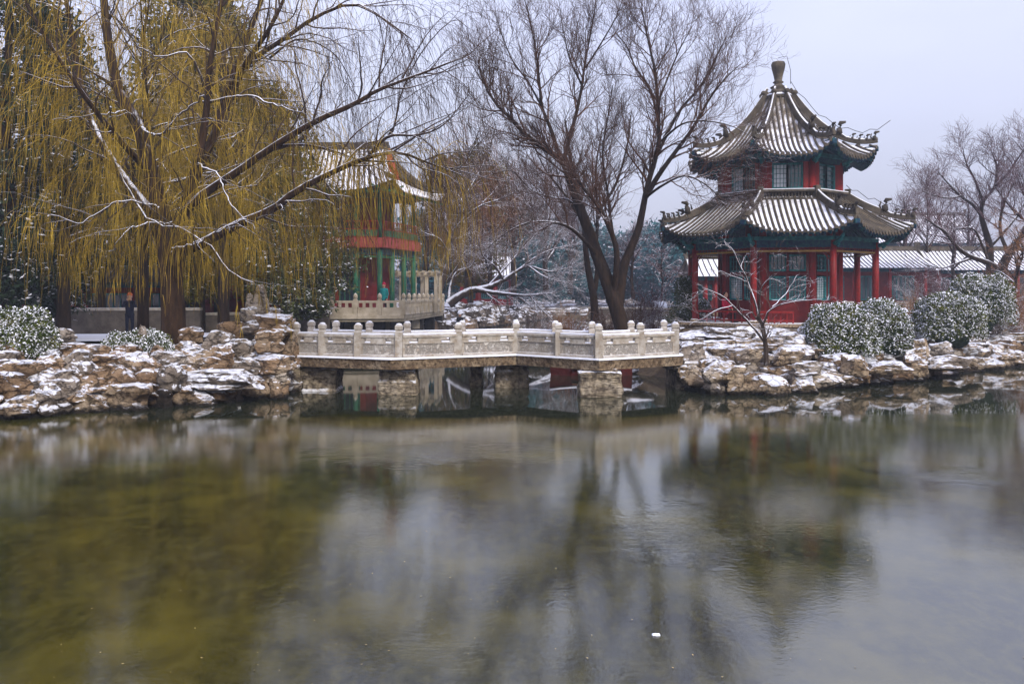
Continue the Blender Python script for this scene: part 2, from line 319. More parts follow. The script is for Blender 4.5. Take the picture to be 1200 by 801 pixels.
def ground(x, y):
    x = np.asarray(x, float); y = np.asarray(y, float); d = pond_sd(x, y)
    h = np.clip(d*.5-.12, -.9, .85)
    right = sstep(2, 6, x)*sstep(20, 23, y)
    h = h+.45*sstep(3, 7, d)*right*sstep(60, 50, y)
    h = h+.12*fbm(np.stack([x*.35, y*.35, 0*x], -1), 5)*sstep(-.5, 1, d)
    h = h+sstep(60, 160, np.hypot(x, y))*1.0*(1+vnoise(np.stack([x*.02, y*.02, 0*x], -1), 9))
    return h
def axis(a, b, step, far, n):
    k = np.geomspace(step, far, n); return np.concatenate([a-k[::-1].cumsum()[::-1]*0-np.cumsum(k)[::-1], np.arange(a, b, step), b+np.cumsum(k)-step])
xs = axis(-36, 62, .55, 220, 22); ys = axis(0, 100, .55, 220, 22)
gx, gy = np.meshgrid(xs, ys); gz = ground(gx, gy); ny, nx = gx.shape
ii = np.arange(ny-1)[:, None]*nx+np.arange(nx-1)[None]; F = np.stack([ii, ii+1, ii+nx+1, ii+nx], -1).reshape(-1, 4)
tag(link('ground', npmesh('ground', np.stack([gx, gy, gz], -1), F, smooth=True), M['ground']), kind='structure')
wb = MB(); wb.quad((-40, 2, 0), (66, 2, 0), (66, 100, 0), (-40, 100, 0))
tag(wb.build('pond_water', M['water']), kind='structure')
gh = lambda x, y: float(ground(np.array([x]), np.array([y]))[0])

# snowy path behind the left bank
pb = MB(); pp = [(-30, 33.4), (-21, 33), (-15, 33.5), (-12.2, 35)]
for a, b in zip(pp[:-1], pp[1:]):
    pb.quad((a[0], a[1]-2.4, .98), (b[0], b[1]-2.4, .98), (b[0], b[1]+3, 1.0), (a[0], a[1]+3, 1.0))
tag(pb.build('path', M['snow']), kind='structure')

# ------------------------------------------------------------------ rocks
_g = {}
def cubegrid(n):
    if n in _g: return _g[n]
    idx = {}; V = []; F = []
    def vid(p):
        k = tuple(int(round(c)) for c in p)
        if k not in idx: idx[k] = len(V); V.append([c*2/n-1 for c in k])
        return idx[k]
    for ax in range(3):
        for sd_ in (0, n):
            for i in range(n):
                for j in range(n):
                    q = []
                    for a, b in ((i, j), (i+1, j), (i+1, j+1), (i, j+1)):
                        p_ = [0, 0, 0]; p_[ax] = sd_; p_[(ax+1) % 3] = a; p_[(ax+2) % 3] = b; q.append(vid(p_))
                    F.append(q if sd_ else q[::-1])
    _g[n] = (np.array(V, float), np.array(F)); return _g[n]
def rock_mesh(size, seed, n=9, blocky=4.2, cuts=7, strata=.15, rough=.26):
    r_ = np.random.default_rng(seed); V, F = cubegrid(n); V = V.copy()
    V /= (np.sum(np.abs(V)**blocky, -1, keepdims=True))**(1/blocky)
    V *= (1+rough*fbm(V*1.1+seed*3.7, seed, 3))[:, None]
    for _ in range(cuts):                # chisel off corners
        nrm = r_.normal(size=3); nrm[2] = abs(nrm[2])*.5-.1; nrm /= np.linalg.norm(nrm); dd = r_.uniform(.62, .95)
        ov = V@nrm-dd; V = np.where((ov > 0)[:, None], V-ov[:, None]*nrm, V)
    s = vnoise(np.stack([0*V[:, 0], 0*V[:, 0]+seed, V[:, 2]*max(2.2, size[2]*4.5)+.25*vnoise(V*1.5, seed)], -1), seed+3)
    s = np.sign(s)*np.abs(s)**.5
    V[:, :2] *= (1+strata*s)[:, None]
    V += (.06 if rough > .1 else .03)*np.stack([fbm(V*4+seed, 11, 2), fbm(V*4+seed, 12, 2), fbm(V*4+seed, 13, 2)], -1)
    V *= np.array(size)/2
    return npmesh('rock', V, F, smooth=False)
ROCKS = []                               # (object, bank, row, x, y)
def rock(c, size, kind='rock_a', bank='left', row=0, rz=None, n=9, **k):
    seed = len(ROCKS)+11
    o = link('rock', rock_mesh(size, seed, n, **k), M[kind])
    o.location = tuple(float(v) for v in c); o.rotation_euler = (random.uniform(-.07, .07), random.uniform(-.07, .07), random.uniform(-.35, .35) if rz is None else rz)
    ROCKS.append((o, bank, row, kind)); return o
def rock_px(x0, x1, y0, y1, Y, kind, bank, row, depth=None, **k):
    c = P((x0+x1)/2, (y0+y1)/2, Y); wx = (x1-x0)/1000*Y*1.08; hz = (y1-y0)/1000*Y*1.12
    return rock(c, (wx, depth or min(1.1, max(.7, wx*.8)), hz), kind, bank, row, rz=random.uniform(-.15, .15), n=11, **k)
def row_rocks(line, z, inset, bank, row, wr, hr, kinds, seed, gap=.86, depth=1.1, n=8):
    r_ = np.random.default_rng(seed); line = np.array(line, float); seg = np.hypot(*(line[1:]-line[:-1]).T); tot = seg.sum(); s = 0
    while s < tot:
        w_ = r_.uniform(*wr); h_ = r_.uniform(*hr); m_ = min(s+w_/2, tot-.01); k = int(np.searchsorted(np.cumsum(seg), m_)); u = (m_-(np.cumsum(seg)[k]-seg[k]))/seg[k]
        e = (line[k+1]-line[k])/seg[k]; nrm = np.array([-e[1], e[0]]); p_ = line[k]+(line[k+1]-line[k])*u+nrm*(inset+r_.uniform(-.12, .12))
        if abs(p_[0])/p_[1] > .66: s += w_*gap; continue
        rock((p_[0], p_[1], z+r_.uniform(-.09, .09)), (w_*1.12, depth*r_.uniform(.8, 1.2), h_), kinds[r_.integers(len(kinds))], bank, row, rz=math.atan2(e[1], e[0])+r_.uniform(-.25, .25), n=n)
        s += w_*gap
# left bank: rows climbing away from the water
LB = [(-20, 13.3), (-15.3, 15.5), (-10.9, 18.3), (-8.5, 20.4), (-7.3, 21.3)]
A, B_, C_, D_ = 'rock_a', 'rock_b', 'rock_c', 'rock_d'
row_rocks(LB, .20, .2, 'left', 0, (.55, 1.1), (.5, .75), [A, A, C_, B_], 1, n=12)
row_rocks(LB, .60, .6, 'left', 1, (.55, 1.1), (.5, .72), [A, A, A, C_], 2, n=12)
row_rocks(LB, .94, 1.1, 'left', 2, (.55, 1.0), (.45, .7), [A, A, C_], 3, n=12)
row_rocks(LB, 1.16, 1.9, 'left', 3, (.6, 1.1), (.4, .6), [A, A, C_], 4, n=11)
# headland by the bridge, stone by stone
for x0, x1, y0, y1, Y, k, r in [
 (296, 340, 372, 393, 23.2, A, 6), (322, 352, 376, 396, 23.6, A, 6), (298, 330, 388, 412, 22.9, A, 5), (328, 352, 392, 418, 23.3, A, 5), (296, 348, 414, 434, 22.4, A, 4),
 (300, 340, 430, 452, 22.3, B_, 3), (314, 338, 446, 470, 22.0, A, 2), (288, 316, 444, 472, 22.0, A, 2), (238, 272, 388, 412, 22.8, C_, 4), (262, 300, 398, 418, 22.8, C_, 4),
 (243, 276, 405, 446, 22.0, A, 3), (210, 244, 408, 432, 22.2, C_, 3), (182, 212, 428, 460, 20.6, C_, 1), (206, 312, 436, 452, 21.2, C_, 1), (160, 190, 420, 450, 20.9, A, 1),
 (272, 304, 420, 436, 22.3, C_, 3), (220, 250, 458, 478, 20.8, B_, 0), (182, 206, 458, 478, 20.4, D_, 0), (278, 312, 376, 390, 23.4, C_, 5), (252, 282, 380, 398, 23.2, A, 4),
 (286, 306, 358, 376, 23.6, C_, 6), (316, 330, 362, 378, 23.9, C_, 6), (213, 240, 384, 402, 23.5, A, 4)]:
    rock_px(x0, x1, y0, y1, Y, k, 'headland', r, strata=.14)
# right bank
RBk = [(5.0, 24.2), (5.6, 23.5), (8.7, 24.3), (11.2, 25.7), (14, 28.1), (19.3, 32.3), (26, 35.6)]
row_rocks(RBk, .18, .2, 'right', 0, (.6, 1.2), (.5, .75), [B_, B_, C_, A], 11, n=12)
row_rocks(RBk, .56, .7, 'right', 1, (.6, 1.2), (.45, .66), [B_, C_, C_, A], 12, n=12)
row_rocks(RBk, .88, 1.5, 'right', 2, (.6, 1.2), (.36, .56), [B_, C_, B_], 13, n=11)
row_rocks(RBk[:4], 1.1, 2.8, 'right', 3, (.6, 1.3), (.3, .5), [B_, C_, B_], 14, n=10)
row_rocks(RBk[:4], 1.3, 4.4, 'right', 4, (.7, 1.3), (.3, .42), [C_, C_, B_], 15, n=10)
row_rocks([(3.2, 30.3), (5.2, 31.2), (9, 30.4)], 1.15, .3, 'right', 5, (.7, 1.3), (.3, .5), [C_, C_, D_], 16, n=8)
for x0, x1, y0, y1, Y, k, r in [
 (797, 825, 428, 450, 23.8, B_, 1), (824, 855, 425, 446, 22.9, B_, 1), (852, 882, 428, 462, 22.9, B_, 0), (880, 926, 440, 464, 22.9, B_, 0), (826, 852, 444, 466, 22.9, C_, 0), (790, 825, 402, 424, 24.6, C_, 2), (776, 802, 412, 430, 24.2, D_, 1),
 (925, 965, 425, 440, 23.6, C_, 1), (924, 960, 438, 460, 23.4, B_, 0), (902, 940, 408, 425, 24.5, B_, 2), (985, 1018, 418, 440, 24.6, B_, 1), (1018, 1066, 424, 436, 25.2, B_, 1),
 (1088, 1132, 414, 432, 26.8, C_, 1), (1060, 1090, 398, 420, 27, B_, 2), (1058, 1088, 412, 440, 26.4, B_, 1), (1084, 1112, 402, 414, 27.4, C_, 2), (1128, 1150, 416, 432, 27.6, B_, 1), (932, 958, 382, 400, 27.2, B_, 4)]:
    rock_px(x0, x1, y0, y1, Y, k, 'right', r, strata=.08)
row_rocks([(4.0, 29.6), (1.2, 32.6), (2.6, 40), (5.6, 55)][::-1], .25, -.3, 'channel right', 0, (1.1, 2.0), (.6, .9), [D_, C_], 21, n=7)
row_rocks([(-5.9, 23.8), (-7.5, 27), (-9.6, 32), (-10.7, 39)][::-1], .35, -.5, 'channel left', 0, (1.0, 1.9), (.7, 1.1), [D_, A, C_], 22, n=7)
row_rocks([(-9.9, 50.5), (-5.3, 55.2), (-3.3, 64), (0, 78), (4, 95)], .3, .1, 'far', 0, (1.3, 2.4), (.9, 1.5), [D_, C_, A, D_], 23, n=7)
row_rocks([(-9.9, 50.5), (-5.3, 55.2), (-3.3, 64), (0, 78), (4, 95)], 1.0, .9, 'far', 1, (1.3, 2.4), (.8, 1.3), [D_, C_, D_], 24, n=7)
row_rocks([(-5.8, 56.4), (-4.3, 64), (-1, 78)], 1.6, 1.4, 'far', 2, (1.3, 2.4), (.7, 1.1), [D_, C_, D_], 25, n=7)
row_rocks([(4, 96), (13, 97.6), (20, 99)], .5, .3, 'far', 3, (1.8, 3.0), (1.0, 1.6), [C_, D_], 26, n=7)
row_rocks([(19, 33), (22, 36), (27, 38)], 1.0, 1.4, 'right', 6, (.7, 1.4), (.4, .8), [C_, B_, A], 27, n=8)
ORD = 'first second third fourth fifth sixth seventh eighth ninth tenth eleventh twelfth thirteenth fourteenth fifteenth sixteenth seventeenth eighteenth nineteenth twentieth'.split()
TENS = {20: 'twenty', 30: 'thirty', 40: 'forty', 50: 'fifty'}
def ordinal(k):
    if k <= 20: return ORD[k-1]
    t10 = k//10*10; return {30: 'thirtieth', 40: 'fortieth', 50: 'fiftieth'}.get(k) or f'{TENS[t10]}-{ORD[k-t10-1]}'
KN = {'rock_a': 'ochre', 'rock_b': 'tan', 'rock_c': 'grey-brown', 'rock_d': 'dark'}
RN = {'left': ['in the waterline row of the left shore', 'in the second row up of the left shore', 'in the third row up of the left shore', 'in the top row of the left shore'],
 'headland': ['at the foot of the headland', 'on the lowest ledge of the headland', 'in the low course of the headland', 'in the middle course of the headland', 'in the upper course of the headland', 'just under the headland top', 'on top of the headland'],
 'right': ['at the waterline of the pavilion shore', 'in the second row of the pavilion shore', 'in the third row of the pavilion shore', 'in the fourth row of the pavilion shore', 'in the fifth row of the pavilion shore', 'along the pavilion forecourt edge', 'behind the far right shore'],
 'channel right': ['on the shore behind the bridge towards the pavilion'], 'channel left': ['on the shore behind the headland and the bridge'],
 'far': ['in the lowest row past the terrace', 'in the second row past the terrace', 'in the top row past the terrace', 'closing the far end of the pond']}
from collections import defaultdict
grp = defaultdict(list)
for o, b, r, k in ROCKS: grp[(b, r, k)].append(o)
for (b, r, k), os_ in grp.items():
    os_.sort(key=lambda o: o.location.x/max(o.location.y, 1)) if b not in ('channel left', 'channel right') else os_.sort(key=lambda o: o.location.y)
    word = 'from the left' if b not in ('channel left', 'channel right') else 'away from the bridge'
    for i, o in enumerate(os_):
        if b == 'headland' and len(os_) == 1: lab = f'only snow-dusted {KN[k]} rock {RN[b][r]} beside the bridge'
        else: lab = f'{ordinal(i+1)} {KN[k]} rock {RN[b][r]}, {word}'
        tag(o, lab, 'rock', {'left': 'rocks of the left shore', 'headland': 'rocks of the headland by the bridge', 'right': 'rocks of the pavilion shore', 'channel right': 'rocks behind the bridge', 'channel left': 'rocks behind the bridge', 'far': 'rocks of the far bank'}[b])

# ------------------------------------------------------------------ zigzag stone bridge
BN = [(330, 23.6), (348, 23.4), (458, 22.3), (605, 23.9), (702, 22.1), (800, 23.8)]
nodes = [np.array([(x-600)/1000*Y, Y]) for x, Y in BN]; DZ = .965; BW = 2.0
br = thing('stone_bridge', 'low zigzag stone bridge with pale carved railings crossing the pond', 'bridge', (0, 23, 0))
def loc(v): return (v[0], v[1]-23, v[2])
for a, b in zip(nodes[:-1], nodes[1:]):
    d = MB(); e = (b-a)/np.linalg.norm(b-a)
    for (z0, z1, out_) in ((.72, DZ, .0), (DZ-.001, DZ+.035, -.04)):
        pass
    V = []
    for z, o_ in ((.70, .02), (DZ, -.06)):
        for q, s_ in ((a, o_), (b, o_), (b, BW-o_), (a, BW-o_)): V.append(loc((q[0], q[1]+s_, z)))
    d.add(V, [(3, 2, 1, 0), (4, 5, 6, 7), (0, 1, 5, 4), (1, 2, 6, 5), (2, 3, 7, 6), (3, 0, 4, 7)]); d.build('deck_slab', M['slab'], br)
    s_ = MB(); V = []
    for z, o_ in ((DZ+.004, -.10), (DZ+.05, -.085)):
        for q, k in ((a, o_), (b, o_), (b, BW-o_), (a, BW-o_)): V.append(loc((q[0], q[1]+k, z)))
    s_.add(V, [(3, 2, 1, 0), (4, 5, 6, 7), (0, 1, 5, 4), (1, 2, 6, 5), (2, 3, 7, 6), (3, 0, 4, 7)]); s_.build('snow_layer', M['snow'], br)
def on_line(px):
    for i, (a, b) in enumerate(zip(nodes[:-1], nodes[1:])):
        u = (px-600)/1000; den = (b[0]-a[0])-u*(b[1]-a[1]); t_ = (u*a[1]-a[0])/den
        if -1e-6 <= t_ <= 1.000001: return a+(b-a)*t_, i
    return nodes[-1], len(nodes)-2
POSTS = [346, 377, 419, 467, 537, 605, 655, 702, 751, 792]
pts_f = [on_line(x)[0] for x in POSTS]; zr = DZ+.05
def relief_mat():
    m, t, p = newmat('carved_relief_stone')
    c = ramp(t, noise_node(t, 3, 5).outputs[0], [(.3, (.44, .40, .34)), (.7, (.62, .58, .52))]).outputs[0]
    v = t.nodes.new('ShaderNodeTexNoise'); v.inputs['Scale'].default_value = 5.5; v.inputs['Detail'].default_value = 1.5; v.inputs['Distortion'].default_value = 3.0
    g = t.nodes.new('ShaderNodeNewGeometry'); t.links.new(g.outputs['Position'], v.inputs[0])
    r = ramp(t, v.outputs[0], [(.40, 0.), (.48, 1.), (.55, .2), (.62, 1.)]).outputs[0]
    c = mixc(t, mth(t, 'ADD', mth(t, 'MULTIPLY', r, .55), .45), (.20, .14, .09), c)
    t.links.new(c, p.inputs['Base Color']); p.inputs['Roughness'].default_value = .8; bumped(t, p, r, .035); return m
M['relief'] = relief_mat()
for side, off in (('f', 0.10), ('b', BW-.10)):
    pq = [np.array([q[0], q[1]+off]) for q in pts_f]
    for q in pq:
        m_ = MB(); c = loc((q[0], q[1], 0)); m_.box((c[0], c[1], zr+.34), (.19, .19, .68), 0, .015)
        m_.box((c[0], c[1], zr+.695), (.165, .165, .04), 0, 0); m_.box((c[0], c[1], zr+.785), (.195, .195, .15), 0, .03)
        po = m_.build('post', M['marble'], br)
        MB().lathe((c[0], c[1], zr+.858), [(.085, 0), (.07, .025), (.03, .04)], 8).build('snow_cap', M['snow'], po)
    for a, b in zip(pq[:-1], pq[1:]):
        e = b-a; l = np.linalg.norm(e); rz = math.atan2(e[1], e[0]); c = (a+b)/2; lc = loc((c[0], c[1], 0)); l2 = l-.17; u = e/l
        pn = MB(); at = lambda s_: (lc[0]+u[0]*s_, lc[1]+u[1]*s_)
        pn.box((*at(0), zr+.545), (l2, .15, .10), rz, .02)            # handrail
        pn.box((*at(0), zr+.03), (l2, .17, .06), rz, .01)            # plinth
        x0, x1 = -l2/2, l2/2; sw = min(.26, l2*.18); s1, s2 = x0+l2*.2, x1-l2*.2
        for p0, p1 in ((x0, s1-sw/2), (s1+sw/2, s2-sw/2), (s2+sw/2, x1)):
            pn.box((*at((p0+p1)/2), zr+.435), (p1-p0, .10, .12), rz)
        pn.box((*at(0), zr+.36), (l2, .115, .03), rz)
        rp = pn.build('railing_panel', M['marble'], br)
        cv = MB(); cv.box((*at(0), zr+.2025), (l2,   .07, .285), rz)
        cv.build('carved_relief', M['relief'], rp)
        fr = MB()
        for p_ in (x0+.03, x1-.03): fr.box((*at(p_), zr+.2025), (.06, .10, .285), rz)
        fr.build('panel_border', M['marble'], rp)
        sn = MB(); sn.box((*at(0), zr+.613), (l2, .13, .036), rz, .014)
        for q in (s1, s2): sn.box((*at(q), zr+.392), (sw*.9, .09, .035), rz, .012)
        sn.build('snow_layer', M['snow'], rp)
def pier(cx, cy, wx, wy, h, parent, seed, name='pier'):
    g_ = rock_mesh((wx, wy, h), seed, 14, blocky=14., cuts=0, strata=.07, rough=.05)
    o = link(name, g_, M['pier'], parent); o.location = (cx, cy-23, h/2-.25); return o
for x0, x1, Y, k in ((357, 396, 23.9, 1), (447, 488, 23.1, 2), (581, 618, 24.8, 3), (679, 727, 22.6, 4)):
    pc = P((x0+x1)/2, 400, Y); wd = (x1-x0)/1000*Y; pier(pc[0], Y+.15, wd*1.05, 1.0, .9, br, 900+k)
    pier(pc[0]*1.0, Y+.15+.0, wd*.8, .75, 1.0, br, 920+k, 'pier_bearing')
    pier(pc[0]*1.02+.2, Y+1.2, wd*.5, .5, 1.0, br, 940+k, 'rear_pier')
for px in (559, 790):
    pc = P(px, 400, 25.6); pier(pc[0], 25.3, .35, .5, 1.0, br, 960+px, 'rear_pier')
# abutment stones under the bridge ends
for px, Y in ((340, 24.3), (806, 25.0)):
    c = P(px, 430, Y); MB().box((c[0], Y-23, .3), (1.0, 1.8, .95), 0, .05).build('abutment', M['pier'], br)

# ------------------------------------------------------------------ octagonal pavilion
PX, PY, PA = .312*38, 38.0, R(14); RC, RE, UC, UE = .106*38, .144*38, .068*38, .107*38
pv = thing('octagonal_pavilion', 'two-tiered octagonal pavilion with red columns and snowy grey tile roofs', 'pavilion', (PX, PY, 0))
def oc(r, k, z):                         # k-th corner direction, k may be fractional between corners
    t_ = PA+k*pi/4; return Vector((r*sin(t_), -r*cos(t_), z))
def octprism(mb, r0, r1, z0, z1, cap=True):
    V = [oc(r0, k, z0) for k in range(8)]+[oc(r1, k, z1) for k in range(8)]
    F = [(k, (k+1) % 8, 8+(k+1) % 8, 8+k) for k in range(8)]
    if cap: F += [tuple(range(7, -1, -1)), tuple(range(8, 16))]
    mb.add(V, F)
b_ = MB(); octprism(b_, 4.75, 4.75, .6, 1.38); octprism(b_, 4.85, 4.8, 1.384, 1.5); b_.build('stone_platform', M['slab'], pv)
def column(r, k, z0, z1, rad, parent, m_='red', name='column'):
    c = oc(r, k, 0); mb = MB(); mb.lathe((c.x, c.y, z0), [(rad, .12), (rad, z1-z0)], 14); o = mb.build(name, M[m_], parent)
    MB().lathe((c.x, c.y, z0), [(rad*1.7, 0), (rad*1.75, .07), (rad*1.25, .13)], 14).build('column_base', M['slab'], o); return o
FL = 1.5
for k in range(8): column(RC, k, FL, 4.86, .135, pv)
# eave surface: s across, t up the slope (0 eave .. 1 top)
def roof(parent, Re, Rt, ze, zt, lift, flare, pitch, name, curve=.45, pw=2.2):
    ap = cos(pi/8); ae, at_ = Re*ap, Rt*ap; tan8 = math.tan(pi/8)
    def hw(t_): return (ae+(at_-ae)*t_)*tan8
    def prof(t_): return ze+(zt-ze)*((1-curve)*t_+curve*t_**pw)
    def pt(face, s, t_, dz=0.0, dn=0.0):
        h = hw(t_); q = min(abs(s)/h, 1.0) if h > 1e-4 else 1; q3 = q**3.2
        a_ = ae+(at_-ae)*t_+flare*q3*(1-t_)**1.5+dn; sc = 1+flare/ae*q3*(1-t_)
        z = prof(t_)+lift*q3*(1-t_)**2.2+dz; f = PA+(face+.5)*pi/4
        return Vector((a_*sin(f)+s*sc*cos(f), -a_*cos(f)+s*sc*sin(f), z))
    rf = MB(); NT, NS = 12, 16
    for f in range(8):
        V = []; F = []
        for i in range(NT+1):
            t_ = i/NT; h = hw(t_)
            for j in range(NS+1): V.append(pt(f, h*(-1+2*j/NS), t_))
        for i in range(NT):
            for j in range(NS): q = i*(NS+1)+j; F.append((q, q+1, q+NS+2, q+NS+1))
        rf.add(V, F, True)
    ro = rf.build(name, M['tile_snow'], parent)
    so = MB()                            # painted soffit, a little below the tiles
    for f in range(8):
        V = []; F = []
        for i in range(5):
            t_ = .01+i*.16
            for j in range(NS+1): V.append(pt(f, hw(t_)*(-1+2*j/NS)*.985, t_, -.13, -.05))
        for i in range(4):
            for j in range(NS): q = i*(NS+1)+j; F.append((q+NS+1, q+NS+2, q+1, q))
        so.add(V, F, True)
        V = [pt(f, hw(0)*(-1+2*j/NS), 0, -.01) for j in range(NS+1)]+[pt(f, hw(.01)*(-1+2*j/NS)*.985, .01, -.13, -.05) for j in range(NS+1)]
        so.add(V, [(j+NS+1, j+NS+2, j+1, j) for j in range(NS)])
    so.build('soffit', M['blue'], parent)
    rb = MB(); cp = MB(); rt = MB()      # round tile ribs, their end caps, and rafters
    n = int(hw(0)/pitch)
    for f in range(8):
        for i in range(-n, n+1):
            s = i*pitch; tm = 1.0 if abs(s) < hw(1) else (ae*tan8-abs(s))/((ae-at_)*tan8)
            if tm < .06: continue
            m_ = max(3, int(9*tm)); pts = [pt(f, s, tm*.985*j/m_, .022) for j in range(m_+1)]
            rb.tube(pts, .052, 6)
            a_ = pt(f, s, 0, .02); b2 = pt(f, s, 0, .02, .05); cp.tube([a_, b2], .078, 8)
            s2 = s+pitch/2
            if abs(s2) < hw(0)*.98:
                d0 = pt(f, s2-.07, 0, -.02, .02); d1 = pt(f, s2+.07, 0, -.02, .02); d2 = pt(f, s2, 0, -.13, .03); cp.add([d0, d1, d2, pt(f, s2, 0, -.03, -.01)], [(0, 2, 1), (0, 3, 2), (1, 2, 3)])
        for i in range(-n, n+1):
            s = (i+.5)*pitch*.95
            if abs(s) > hw(0)*.97: continue
            tm = min(.45, (ae*tan8-abs(s))/((ae-at_)*tan8)*.9)
            rt.bar(pt(f, s, .012, -.17, -.04), pt(f, s, tm, -.17, -.04), .075, .075)
    rb.build('round_tile_ribs', M['tile'], ro); cp.build('eave_end_tiles', M['tile'], ro); rt.build('rafters', M['blue'], parent)
    for k in range(8):                   # hip ridges with their beasts
        f = k; rd = MB(); pts = [pt(f, -hw(i/14), i/14, .1) for i in range(15)]
        for i in range(14):
            hgt = .13 if i < 6 else .22
            rd.bar(pts[i]+Vector((0, 0, hgt/2-.02)), pts[i+1]+Vector((0, 0, hgt/2-.02)), .13, hgt)
        rd.tube([p_+Vector((0, 0, .13 if i < 6 else .22)) for i, p_ in enumerate(pts)], .065, 7)
        rr = rd.build('hip_ridge', M['ridge'], ro)
        sn = MB(); sn.tube([p_+Vector((0, 0, (.13 if i < 6 else .22)+.03)) for i, p_ in enumerate(pts[2:], 2)], .05, 6); sn.build('ridge_snow', M['snow'], rr)
        out_ = oc(1, k, 0).normalized()
        for i, (t_, sz) in enumerate(((.035, 1.5), (.12, 1.15), (.2, 1.15), (.28, 1.15), (.43, 2.1))):
            bs = MB(); b0 = pt(f, -hw(t_), t_, .2 if t_ < .4 else .3); z = Vector((0, 0, 1)); w_ = .075*sz
            bs.tube([b0, b0+z*.1*sz, b0+z*.17*sz+out_*.03*sz], [w_*.9, w_*.75, w_*.45], 6)          # haunches and chest
            bs.tube([b0+z*.17*sz, b0+z*.22*sz+out_*.03*sz, b0+z*.23*sz+out_*.13*sz], [w_*.5, w_*.6, w_*.3], 6)  # head and muzzle
            bs.tube([b0-out_*.05*sz, b0-out_*.1*sz+z*.1*sz, b0-out_*.07*sz+z*.2*sz], [w_*.35, w_*.3, w_*.12], 5)  # tail
            bs.build('ridge_beast', M['beast'], rr)
        co = MB(); c0 = pt(f, -hw(0), 0, -.1); co.box(tuple(c0-out_*.25+Vector((0, 0, -.08))), (.2, .55, .2), PA+k*pi/4, .02); co.build('corner_beam', M['blue'], parent)
    return pt, hw
ptL, hwL = roof(pv, RE, UC+.28, 5.12, 6.72, .55, .08, .225, 'lower_roof', .25, 2.0)
# beams, lattice fascia, benches of the lower storey
def ring_boxes(r, z, h, th, m_, name, parent, a0=0, a1=8):
    mb = MB()
    for k in range(a0, a1): mb.bar(oc(r, k, z), oc(r, k+1, z), th, h)
    return mb.build(name, M[m_], parent)
ring_boxes(RC, 4.72, .3, .16, 'blue', 'painted_beam', pv); ring_boxes(RC, 4.42, .07, .1, 'gold', 'gilt_moulding', pv); ring_boxes(RC, 4.93, .16, .26, 'teal', 'bracket_beam', pv)
for k in range(8):
    mb = MB(); a, b = oc(RC, k, 0), oc(RC, k+1, 0)
    for i in range(1, 20):
        c = a.lerp(b, i/20); mb.bar(c+Vector((0, 0, 4.45)), c+Vector((0, 0, 4.6)), .025)
    mb.bar(a.lerp(b, .03)+Vector((0, 0, 4.53)), a.lerp(b, .97)+Vector((0, 0, 4.53)), .03)
    for s_, e_ in ((.04, .13), (.96, .87)):
        mb.bar(a.lerp(b, s_)+Vector((0, 0, 4.05)), a.lerp(b, e_)+Vector((0, 0, 4.4)), .03); mb.bar(a.lerp(b, s_)+Vector((0, 0, 4.25)), a.lerp(b, (s_+e_)/2)+Vector((0, 0, 4.4)), .03)
    mb.build('lattice_fascia', M['red_dark'], pv)
for k in (6, 7, 5, 4):                      # low bench rails
    a, b = oc(RC, k, 0), oc(RC, k+1, 0); mb = MB()
    if k == 7: b = a.lerp(b, .52)
    for z, h, t_ in ((FL+.46, .07, .3), (FL+.12, .05, .05)): mb.bar(a.lerp(b, .05)+Vector((0, 0, z)), a.lerp(b, .97)+Vector((0, 0, z)), t_, h)
    for i in range(7):
        c = a.lerp(b, .06+.15*i); mb.bar(c+Vector((0, 0, FL)), c+Vector((0, 0, FL+.43)), .05)
    mb.build('bench_rail', M['red'], pv)
# inner room: octagon of radius UC, columns running up through both storeys
for k in range(8): column(UC, k, FL, 8.3, .15, pv, 'red', 'inner_column')
def lattice(face, r, s0, s1, z0, z1, nx_, nz_, parent, mcol, back, name='window'):
    a, b = oc(r, face, 0), oc(r, face+1, 0); n_ = ((a+b)/2).normalized(); A_ = a.lerp(b, s0); B2 = a.lerp(b, s1)
    up = lambda z: Vector((0, 0, z)); fr = MB()
    for z in (z0, z1): fr.bar(A_+up(z), B2+up(z), .07, .07)
    for c in (A_, B2): fr.bar(c+up(z0-.033), c+up(z1+.033), .072, .072)
    o = fr.build(name, M[mcol], parent); lt = MB()
    for i in range(1, nx_): c = A_.lerp(B2, i/nx_); lt.bar(c+up(z0), c+up(z1), .016, .02)
    for j in range(1, nz_): z = z0+(z1-z0)*j/nz_; lt.bar(A_+up(z), B2+up(z), .02, .016)
    lt.build('lattice', M[mcol], o)
    g_ = MB(); q = [A_-n_*.05+up(z0), B2-n_*.05+up(z0), B2-n_*.05+up(z1), A_-n_*.05+up(z1)]; q2 = [v-n_*.02 for v in q]
    g_.add(q+q2, [(0, 1, 2, 3), (7, 6, 5, 4), (0, 4, 5, 1), (1, 5, 6, 2), (2, 6, 7, 3), (3, 7, 4, 0)]); g_.build('pane', M[back], o); return o
